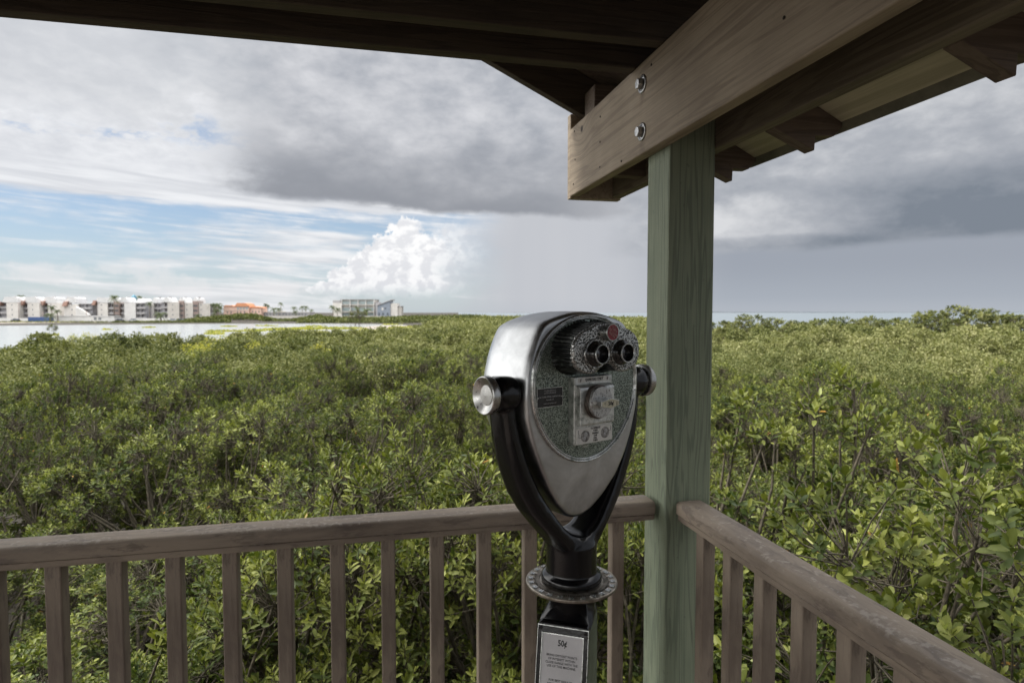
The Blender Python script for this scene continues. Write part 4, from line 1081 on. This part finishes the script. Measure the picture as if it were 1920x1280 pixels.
f = Far('perimeter_wall', 'long white wall in front of the apartment row', 'wall', 160, 298, 602.2); f.box('wall', M_white, -30, 330, 596.6, 602.2, 0, .4)
f = Far('shipping_container', 'blue shipping container parked before the white wall at the far left', 'container', 76, 293, 602.4)
f.box('body', M_bluec, 53, 92, 594.3, 602.3, 0, 2.6); f.box('end_door', noisy('navy_metal', (.04,.06,.10), (.07,.09,.14), 1, .6), 92.1, 101, 594.8, 602.3, .2, 2.6)
for k in range(12): f.box('rib', M_bluec, 54+k*3.2, 54.7+k*3.2, 594.8, 602.1, -.09, -.005)
f = Far('site_cabin', 'long white cabin in front of the ramp roofed apartment block', 'cabin', 145, 292, 602.4)
f.box('wall', M_white, 101.5, 172, 592.5, 602.3, 0, 4); f.box('roof', M_roofw, 101, 172.4, 591.7, 592.4, -.3, 4.3)
f = Far('white_house', 'small white house with dark paired windows in front of the apartments', 'house', 181, 291, 602.4)
w = f.box('wall', M_white, 173, 215, 593.3, 602.4, 0, 5); f.box('roof', M_roofw, 172.5, 216, 592.3, 593.2, -.3, 5.3)
for x in (177.8, 180.3, 186.2, 189): 
    o = f.box('window', M_win, x-1, x+1, 595, 599.5, -.08, .02, w)
for i, (px, lab, c) in enumerate([(27,'dark car before the white wall at the far left',(.05,.05,.055)),(222,'black car beside the small white house',(.02,.02,.022)),(248,'pale silver car before the windowless block',(.45,.46,.47)),(322,'silver car below the block with three small windows',(.40,.41,.42)),(338,'dark grey car below the narrow block',(.06,.06,.065))]):
    f = Far('parked_car', lab, 'car', px, 288, 602.4, 'cars parked on the far shore')
    f.poly('body', material('car_paint', color=c, rough=.3), [(px-6.5,602),(px+6.5,602),(px+6.6,600.2),(px+5.8,599.2),(px-5.9,599.2),(px-6.6,600.4)], 0, 1.8)
    f.poly('cabin', M_win, [(px-4,599.2),(px+4.2,599.2),(px+2.7,597.2),(px-2.4,597.2)], .15, 1.65)
    for q in (-4, 4):
        m = MB(); m.lathe([(.0003,-.1),(.33,-.1),(.33,.12),(.0003,.12)], 16, 0, 'y', (f.lx(px+q), 0, f.lz(601.6))); m.build('wheel', M_dark, f.r)
# utility poles
for px, yt in ((36, 567), (163, 583), (81, 585)):
    f = Far('utility_pole', {36:'tall thin utility pole between the first two apartment blocks',163:'thin pole in front of the ramp roofed block',81:'short lamp pole above the blue container'}[px], 'pole', px, 294, 602.4, 'poles on the far shore')
    m = MB(); m.tube([(0,0,0),(0,0,f.lz(yt))], [.16,.09], 8); m.build('shaft', M_brown, f.r)
    m = MB(); m.box((-.8,-.08,f.lz(yt+1.2)), (.8,.08,f.lz(yt+.7))); m.build('crossarm', M_brown, f.r)
f = Far('water_tank', 'small blue tank rising behind the white apartment roofs', 'tank', 253, 430, 597)
m = MB(); m.lathe([(.0003,0),(1.6,0),(1.9,f.lz(566)),(2.3,f.lz(562)),(1.5,f.lz(556)),(.5,f.lz(553)),(.0003,f.lz(552.5))], 20); m.build('tank', material('tank_blue', color=(.09,.24,.33), rough=.6), f.r)

# orange building
f = Far('orange_building', 'orange stucco building with a tiled hip roof between palms', 'building', 455, 395, 597)
w = f.box('wall', M_orange, 420, 468, 574.5, 597, 0, 12); w2 = f.box('wall', M_orange, 468.1, 489, 577.5, 597, 1, 11)
for x in (447, 452.5, 458, 463.5): f.box('window', M_teal, x-1.9, x+1.9, 575.8, 580.2, -.1, .05, w)
for x in (427, 434, 446, 452, 459): f.box('window', M_win, x-1, x+1, 584, 587, -.1, .05, w)
for x in (473, 479, 485): f.box('window', M_win, x-.9, x+.9, 583, 586, .9, 1.05, w2)
f.poly('roof', M_oroof, [(441,574.3),(468.5,574.3),(464,569),(459,568),(446,568)], -.6, 10)
f.poly('roof', M_oroof, [(419,574.3),(441,574.3),(436,572.3),(424,572.3)], -.4, 11)
f.poly('roof', M_oroof, [(467.9,577.3),(490.5,577.3),(489,575.5),(474,574)], .6, 10)
f.box('cornice', M_concr, 419.6, 468.4, 581.6, 582.3, -.25, 0)
# long low grey building
f = Far('low_building', 'long low grey building between the orange and the glass fronted buildings', 'building', 535, 400, 597)
w = f.box('wall', M_grey, 490, 580, 585.5, 597, 0, 12)
f.box('parapet', M_concr, 489.5, 580.5, 584.9, 585.4, -.2, 12)
f.box('annex', M_concr, 518, 527, 583.2, 584.8, 2, 9)
for k in range(14): f.box('window', M_win, 494+k*6, 496.6+k*6, 588, 590.2, -.08, .05, w)
f = Far('garden_wall', 'long beige garden wall running along the far shore in the middle', 'wall', 625, 388, 597); f.box('wall', M_concr, 497, 752, 592.3, 597, 0, .4)
# glass fronted building
f = Far('glass_fronted_building', 'three storey flat roofed building with teal glass bands behind palms', 'building', 663, 405, 597)
w = f.box('wall', M_cream, 624, 640.5, 568, 597, .5, 14); f.box('upper_wall', M_grey, 624, 638, 563, 567.9, 1, 14)
g_ = f.box('frame', M_concr, 640.6, 702, 562, 597, 1.4, 15)
f.box('roof', M_grey, 638.2, 703, 561.2, 561.95, .2, 15.4)
for (yt, yb) in ((564,570.3),(576.5,583.5),(586.5,592)):
    for (x0, x1) in ((641.5,655.5),(657.5,670.5),(672,685.5),(687,701)): f.box('window', M_teal, x0, x1, yt, yb, 1.25, 1.45, g_)
for y in (571.2, 584.4): f.box('balcony_slab', M_concr, 640.6, 702, y, y+1.2, 0, 1.38, g_)
for x in (640.7, 656.5, 671.2, 686.2, 701.2): f.box('column', M_white, x-.5, x+.5, 562.2, 597, .1, .6, g_)
# blue grey house
f = Far('shed_roof_house', 'blue grey house with a steep slanted roof right of the glass fronted building', 'house', 728, 402, 597)
w = f.poly('wall', M_blue, [(708,597),(732,597),(732,564),(708,573.5)], 0, 10)
f.poly('roof', M_grey, [(706.5,573.4),(707,572.4),(735.5,561.2),(735.8,562.4)], -.6, 10.4)
f.poly('back_wall', M_grey, [(702.5,597),(707.9,597),(707.9,566),(702.5,568.5)], 3, 12)
f.box('side_wall', M_cream, 732.1, 745.5, 568.5, 597, .6, 9); f.box('side_wall', M_concr, 745.6, 752, 574.5, 597, 1.6, 9)
f.box('roof', M_grey, 745, 753, 573.7, 574.4, 1.2, 9.3)
for x, y, a, b in ((717.5,579,1.8,2.4),(723,578,1.8,1.5),(718.5,588.5,1.8,2.2),(727,588.5,1.8,2.2),(711,589.5,1.4,3.5)): f.box('window', M_win if x != 717.5 else M_white, x-a, x+a, y-b, y+b, -.1, .05, w)

# palms
def palm_mesh(seed, n=26, L=2.3):
    rg = np.random.default_rng(seed); VV = []; FF = []; b = 0
    for k in range(n):
        az = rg.uniform(0, 2*PI); el = rg.uniform(-.7, 1.25); l = L*rg.uniform(.8, 1.1)
        d = np.array([math.cos(az), math.sin(az), 0]); side = np.array([-math.sin(az), math.cos(az), 0])
        pts = []
        for i in range(6):
            t = i/5; pts.append(d*l*t*math.cos(el*(1-.3*t)) + np.array([0,0,1])*(l*t*math.sin(el) - 1.1*t*t*l*.55))
        for i in range(5):
            w = L*.20*(1 - .15*i)
            for sgn in (-1, 1):
                for q in range(2):
                    p = pts[i] + (pts[i+1]-pts[i])*(q*.5); e = p + side*sgn*w*1.6 + (pts[i+1]-pts[i])*.7 + np.array([0,0,-.16*L])
                    m_ = (p+e)/2 + (pts[i+1]-pts[i])*.22
                    VV += [p, m_, e, (p+e)/2 - (pts[i+1]-pts[i])*.08]; FF.append([b,b+1,b+2,b+3]); b += 4
    V = np.array(VV); F = np.array(FF); return mesh_np('crown', V, F, rg.uniform(0, 1, len(F)), smooth=False)
PALMS = [palm_mesh(i) for i in range(4)]
def palm(px, ytop, D, ybase, label, s=1.0, group='palms on the far shore'):
    zb = far_z(ybase, D); h = far_z(ytop, D) - zb; hc = h - 1.0*s
    r = empty('palm_tree', far_pos(px, D, zb), rnd.uniform(0, 6.28)); tag(r, label, 'palm tree', group)
    m = MB(); bx = rnd.uniform(-.4,.4); m.tube([(0,0,0),(bx*.4,0,hc*.5),(bx,0,hc)], [.26*s,.2*s,.17*s], 7); m.build('trunk', M_trunk, r)
    c = link('crown', PALMS[rnd.randrange(4)], M_palm, r, (bx, 0, hc)); c.scale = (s, s, s)
PL = 'small palm among the far shore palms right of the orange building'
for (px, yt, D, yb, s, lab) in [
 (42,551.5,398,597,1.2,'tall palm rising above the gap between the first two apartment blocks'),(98,571,380,600,1.25,'palm in front of the third apartment block'),
 (109,579,289,602.4,.9,'palm at the right corner of the third apartment block'),(95,585,289,602.4,1.05,'low bushy palm above the blue container'),
 (214.5,551.5,384,600,1.5,'tallest palm standing before the long roofed block'),(222,556,396,600,.8,'thin faint palm behind the long roof'),(264,553.5,400,600,1.15,'tall palm beside the small blue tank'),(281,564,382,600,1.1,'palm before the grey balconies right of the windowless block'),
 (302,583,288,602.4,1.4,'low bushy palm in front of the wall below the apartments'),(330,559.5,402,598,.9,'palm crown showing behind the apartment roofs'),
 (372,587,374,600,1.1,'low palm at the foot of the last apartment block'),
 (398,567.5,392,600,1.2,'leftmost palm of the dense clump right of the apartments'),(404,566.5,390,600,1.2,'second palm of the dense clump right of the apartments'),(410,566.5,394,600,1.25,'tallest palm of the dense clump right of the apartments'),(415,571,388,600,1.2,'rightmost palm of the dense clump beside the orange building'),(407,578,384,600,1.4,'lower palm in front of the dense clump'),
 (427,571,403,598,.8,'palm crown behind the left side of the orange building'),(473,569.5,404,598,.9,'palm crown behind the right side of the orange building'),
 (499,568,410,598,1.1,'left palm of the tall pair right of the orange building'),(503,570,411,598,.9,'right palm of the tall pair right of the orange building'),
 (514,575.5,396,598,1.15,'left palm of the low trio before the low grey building'),(523,575.5,394,598,1.15,'middle palm of the low trio before the low grey building'),(527.5,566,412,598,.95,'tall slim palm rising over the low grey building'),
 (552,573.5,410,598,.95,'upper palm over the middle of the low grey building'),(555,581,396,598,1.0,'low palm before the middle of the low grey building'),(568,572,412,598,1.0,'left palm of the pair at the right end of the low grey building'),(573.5,572,412,598,1.0,'right palm of the pair at the right end of the low grey building'),
 (585,579,412,598,.8,'small palm just right of the low grey building'),(625,571.5,398,598,1.3,'tall palm at the left corner of the glass fronted building'),(633,575.5,397,598,1.15,'shorter palm at the left corner of the glass fronted building'),
 (671,573.5,398,598,1.1,'palm before the middle of the glass fronted building'),(687,576.5,397,598,1.6,'broad palm before the right half of the glass fronted building')]:
    palm(px, yt, D, yb, lab, s)

# hedge and scrub along the far bank
def strip(n, pxr, Dr, toph, rad, seed, size, tone0):
    rg = np.random.default_rng(seed)
    px = rg.uniform(pxr[0], pxr[1], n); D = rg.uniform(Dr[0], Dr[1], n)
    k = (px-960)/1150*D; x = D*SY + k*CY; y = D*CY - k*SY
    top = GZ + toph(px, rg.random(n)); return x, y, top, np.full(n, rad), D, np.full(n, 42.), np.full(n, size), tone0 + rg.normal(0,.07,n)
parts = []
hh = lambda px, q: np.interp(px, [330,350,380,420,450,480,492,520,550,580,595,610,630,700,760,900], [.9,1.2,2.0,3.0,3.6,3.6,2.4,1.1,1.2,2.5,3.3,2.5,1.9,1.7,2.5,3.1])*(.75+.4*q)
hl_ = lambda px, q: np.interp(px, [-700,200,330,420], [.42,.45,.85,1.3])*(.6+.7*q)
for a in (strip(1500, (330, 900), (292, 352), hh, 1.7, 1, .95, .36), strip(1500, (-700, 430), (254, 276), hl_, 1.2, 3, .7, .36), strip(900, (560, 960), (245, 330), lambda p, q: 2.3*(.5+.7*q), 1.8, 2, .85, .40)):
    parts.append(clump_cloud(*a))
bb = 0; VV = []; FF = []; TT = []
for V, F, t in parts: VV.append(V); FF.append(F+bb); TT.append(t); bb += len(V)
o = link('shore_scrub', mesh_np('shore_scrub', np.concatenate(VV), np.concatenate(FF), np.concatenate(TT), smooth=False), M_leafmid)
tag(o, 'band of dark green scrub along the far bank of the lagoon', 'scrub', None, 'stuff')
# mud flats and yellow marsh plants in the lagoon
def gp(px, y, z=WZ): 
    D = (1.6 - z)*1150/(y - 586); k = (px-960)/1150*D; return (D*SY + k*CY, D*CY - k*SY)
M_flat = noisy('pale_mud', (.22,.19,.16), (.34,.30,.26), .3, .8, .3)
flats = [[(385,637),(450,632),(560,627),(640,626),(735,629),(740,632),(660,633),(600,637),(540,641),(440,643),(385,641)],
         [(655,616),(700,618),(790,615),(800,612),(745,610),(700,611)],
         [(-300,603.5),(100,603.4),(330,602.6),(500,601.5),(500,602),(260,603.3),(100,605),(-60,606.8),(-300,610)]]
for i, fl in enumerate(flats):
    fan_sheet('mud_flat', [gp(a, b, WZ+.02) for a, b in fl], WZ+.02 + .004*i, M_flat, 'pale mud flat in the lagoon')
def yellow(spots, n, seed, h=.35, sz=.5):
    rg = np.random.default_rng(seed); X = []; Y = []
    for (px, y, rx, ry, w) in spots:
        m = int(n*w); a = rg.uniform(0, 2*PI, m); r = np.sqrt(rg.random(m))
        for aa, q in zip(a, r):
            p = gp(px + rx*q*math.cos(aa), y + ry*q*math.sin(aa)); X.append(p[0]); Y.append(p[1])
    x = np.array(X); y = np.array(Y); d = np.hypot(x, y)
    return clump_cloud(x, y, WZ + h*rg.uniform(.5, 1, len(x)), np.full(len(x), .8), d, np.full(len(x), 16.), np.full(len(x), sz), np.full(len(x), .5))
V, F, t = yellow([(402,625.5,18,1.8,1),(420,621,34,.7,1),(470,620.5,24,1.3,1),(555,616.5,60,1.6,3),(610,615,60,1.4,3),(640,616,50,1.4,2),(500,619,40,.8,1),(650,625.5,60,.8,1.2),(560,631,45,1.3,1.5),(636,632.5,20,1.8,1.2),(722,627,16,1.5,1),(756,615.5,30,1.6,2),(735,608.5,18,.8,.7),(95,628.5,12,.4,.2),(60,603.6,120,.9,2.0),(300,601.8,90,.5,1.0),(760,613,22,1.0,1),(430,612,16,.5,.6),(500,611,20,.4,.5),(590,611.5,18,.5,.6),(690,620,18,.7,.8),(525,626,22,.9,1),(590,623,26,.7,1),(450,628,14,.8,.6),(280,614,12,.4,.3),(200,618,9,.4,.3)], 170, 5)
o = link('yellow_marsh_plants', mesh_np('yellow_marsh_plants', V, F, t, smooth=False), M_yellow); tag(o, 'low bright yellow marsh plants on the lagoon flats', 'marsh plants', None, 'stuff')
# bare snags and small bushes standing in the water
for (px, yb, h, lab) in [(98,628.5,2.2,'small bush on a tiny islet in the left part of the lagoon'),(670,612,5.0,'dark round mangrove on the spit in the middle of the lagoon'),(535,630,1.8,'bare dead mangrove bush on the mud flat'),(610,632,1.9,'bare dead mangrove bush at the edge of the yellow plants'),(658,624,1.6,'dead mangrove stump right of the mud flat')]:
    D = 4.08*1150/(yb-586); p = gp(px, yb)
    pr = kinds[2] if px in (98,670) else sapl
    r = plant(pr, 'mangrove_bush', lab, 'mangrove bush', (p[0], p[1], GZ), (h*.55 if px == 670 else .8, h*.55 if px == 670 else .8, h/3.1), rnd.uniform(0, 6), None, M_leafmid)
# yellow patches inside the thicket
def ypatch(px, y, rx, n, seed):
    rg = np.random.default_rng(seed); D = rg.normal(0, 1, n)*1.6 + (1.9*1150/(y-586)); q = px + rg.normal(0, rx, n)
    k = (q-960)/1150*D; x = D*SY + k*CY; yy = D*CY - k*SY
    return clump_cloud(x, yy, canopy(x, yy) + rg.uniform(.02,.22,n), np.full(n,.35), D, np.full(n,55.), np.full(n,.09), rg.uniform(.3,.7,n))
YP = [ypatch(376,686,9,22,1), ypatch(410,678,20,12,2), ypatch(478,667,11,12,3), ypatch(600,673,6,7,4), ypatch(150,650,20,8,6)]
bb = 0; VV = []; FF = []; TT = []
for V, F, t in YP: VV.append(V); FF.append(F+bb); TT.append(t); bb += len(V)
o = link('yellow_flowering_vine', mesh_np('vine', np.concatenate(VV), np.concatenate(FF), np.concatenate(TT), smooth=False), M_yellow); tag(o, 'patches of bright yellow foliage within the mangrove thicket', 'yellow foliage', None, 'stuff')
# tall mangroves breaking the sea horizon on the right
TM = [bush_meshes(160+i, Rc=1.5, H=4.6, depth=2.3, heads=26, tips=15, leafl=.15, aspect=.5, nleaf=8, tone=.02+.03*i, spread=.28, sprigs=2) for i in range(3)]
for i, (px, yt, D, w, lab) in enumerate([(1350,600,42,1.0,'mangrove crown against the sea just right of the green post'),(1405,592,40,1.0,'second mangrove crown against the sea right of the green post'),(1455,598,44,1.1,'low mangrove crown left of the bare twigs on the sea horizon'),(1555,597,44,1.3,'broad mangrove crown in the middle of the sea horizon'),(1580,596,46,1.0,'mangrove crown beside the broad one in the middle of the sea horizon'),(1630,594,47,.9,'small pointed mangrove crown against the sea'),
        (1690,595,44,1.2,'flat mangrove crown left of the two tallest trees on the right'),(1740,585,40,1.2,'second tallest mangrove tree against the sea on the right'),(1800,576,38,1.5,'tallest broad mangrove tree breaking the sea horizon on the right'),(1850,583,38,1.2,'mangrove tree right of the tallest one on the horizon'),(1893,592,36,1.0,'small mangrove tree near the right edge of the horizon'),(1935,594,36,1.1,'mangrove crown cut by the right edge of the picture'),(1500,602,50,1.1,'low crown with bare twigs on the sea horizon')]):
    p = far_pos(px, D, GZ); h = far_z(yt, D) - GZ + .05
    plant(TM[i % 3], 'mangrove_tree', lab, 'mangrove tree', p, (w, w, h/4.75), rnd.uniform(0, 6), 'mangroves along the sea horizon', M_leafmid)
# far bridge
f = Far('far_bridge', 'long low road bridge on the horizon behind the binoculars', 'bridge', 950, 7000, 588.0)
m = MB(); xs = [870+5*k for k in range(31)]; yy = [587.4 - 2.4*math.exp(-((x-968)/34)**2) for x in xs]
up = [(f.lx(x), 0, f.lz(y)) for x, y in zip(xs, yy)]
m.loops([[(a, b, c-3) for a, b, c in up], up, [(a, 14, c) for a, b, c in up], [(a, 14, c-3) for a, b, c in up], [(a, b, c-3) for a, b, c in up]], closed=False, smooth=False)
m.build('deck', M_grey, f.r)
m = MB()
for x in np.arange(872, 1020, 3.0):
    y = 587.4 - 2.4*math.exp(-((x-968)/34)**2); m.box((f.lx(x)-2, 2, -12), (f.lx(x)+2, 12, f.lz(y)-3.1))
m.build('piers', M_grey, f.r)['kind'] = 'stuff'



S.view_settings.view_transform = 'Standard'; S.view_settings.look = 'None'; S.view_settings.exposure = .30; S.view_settings.gamma = 1
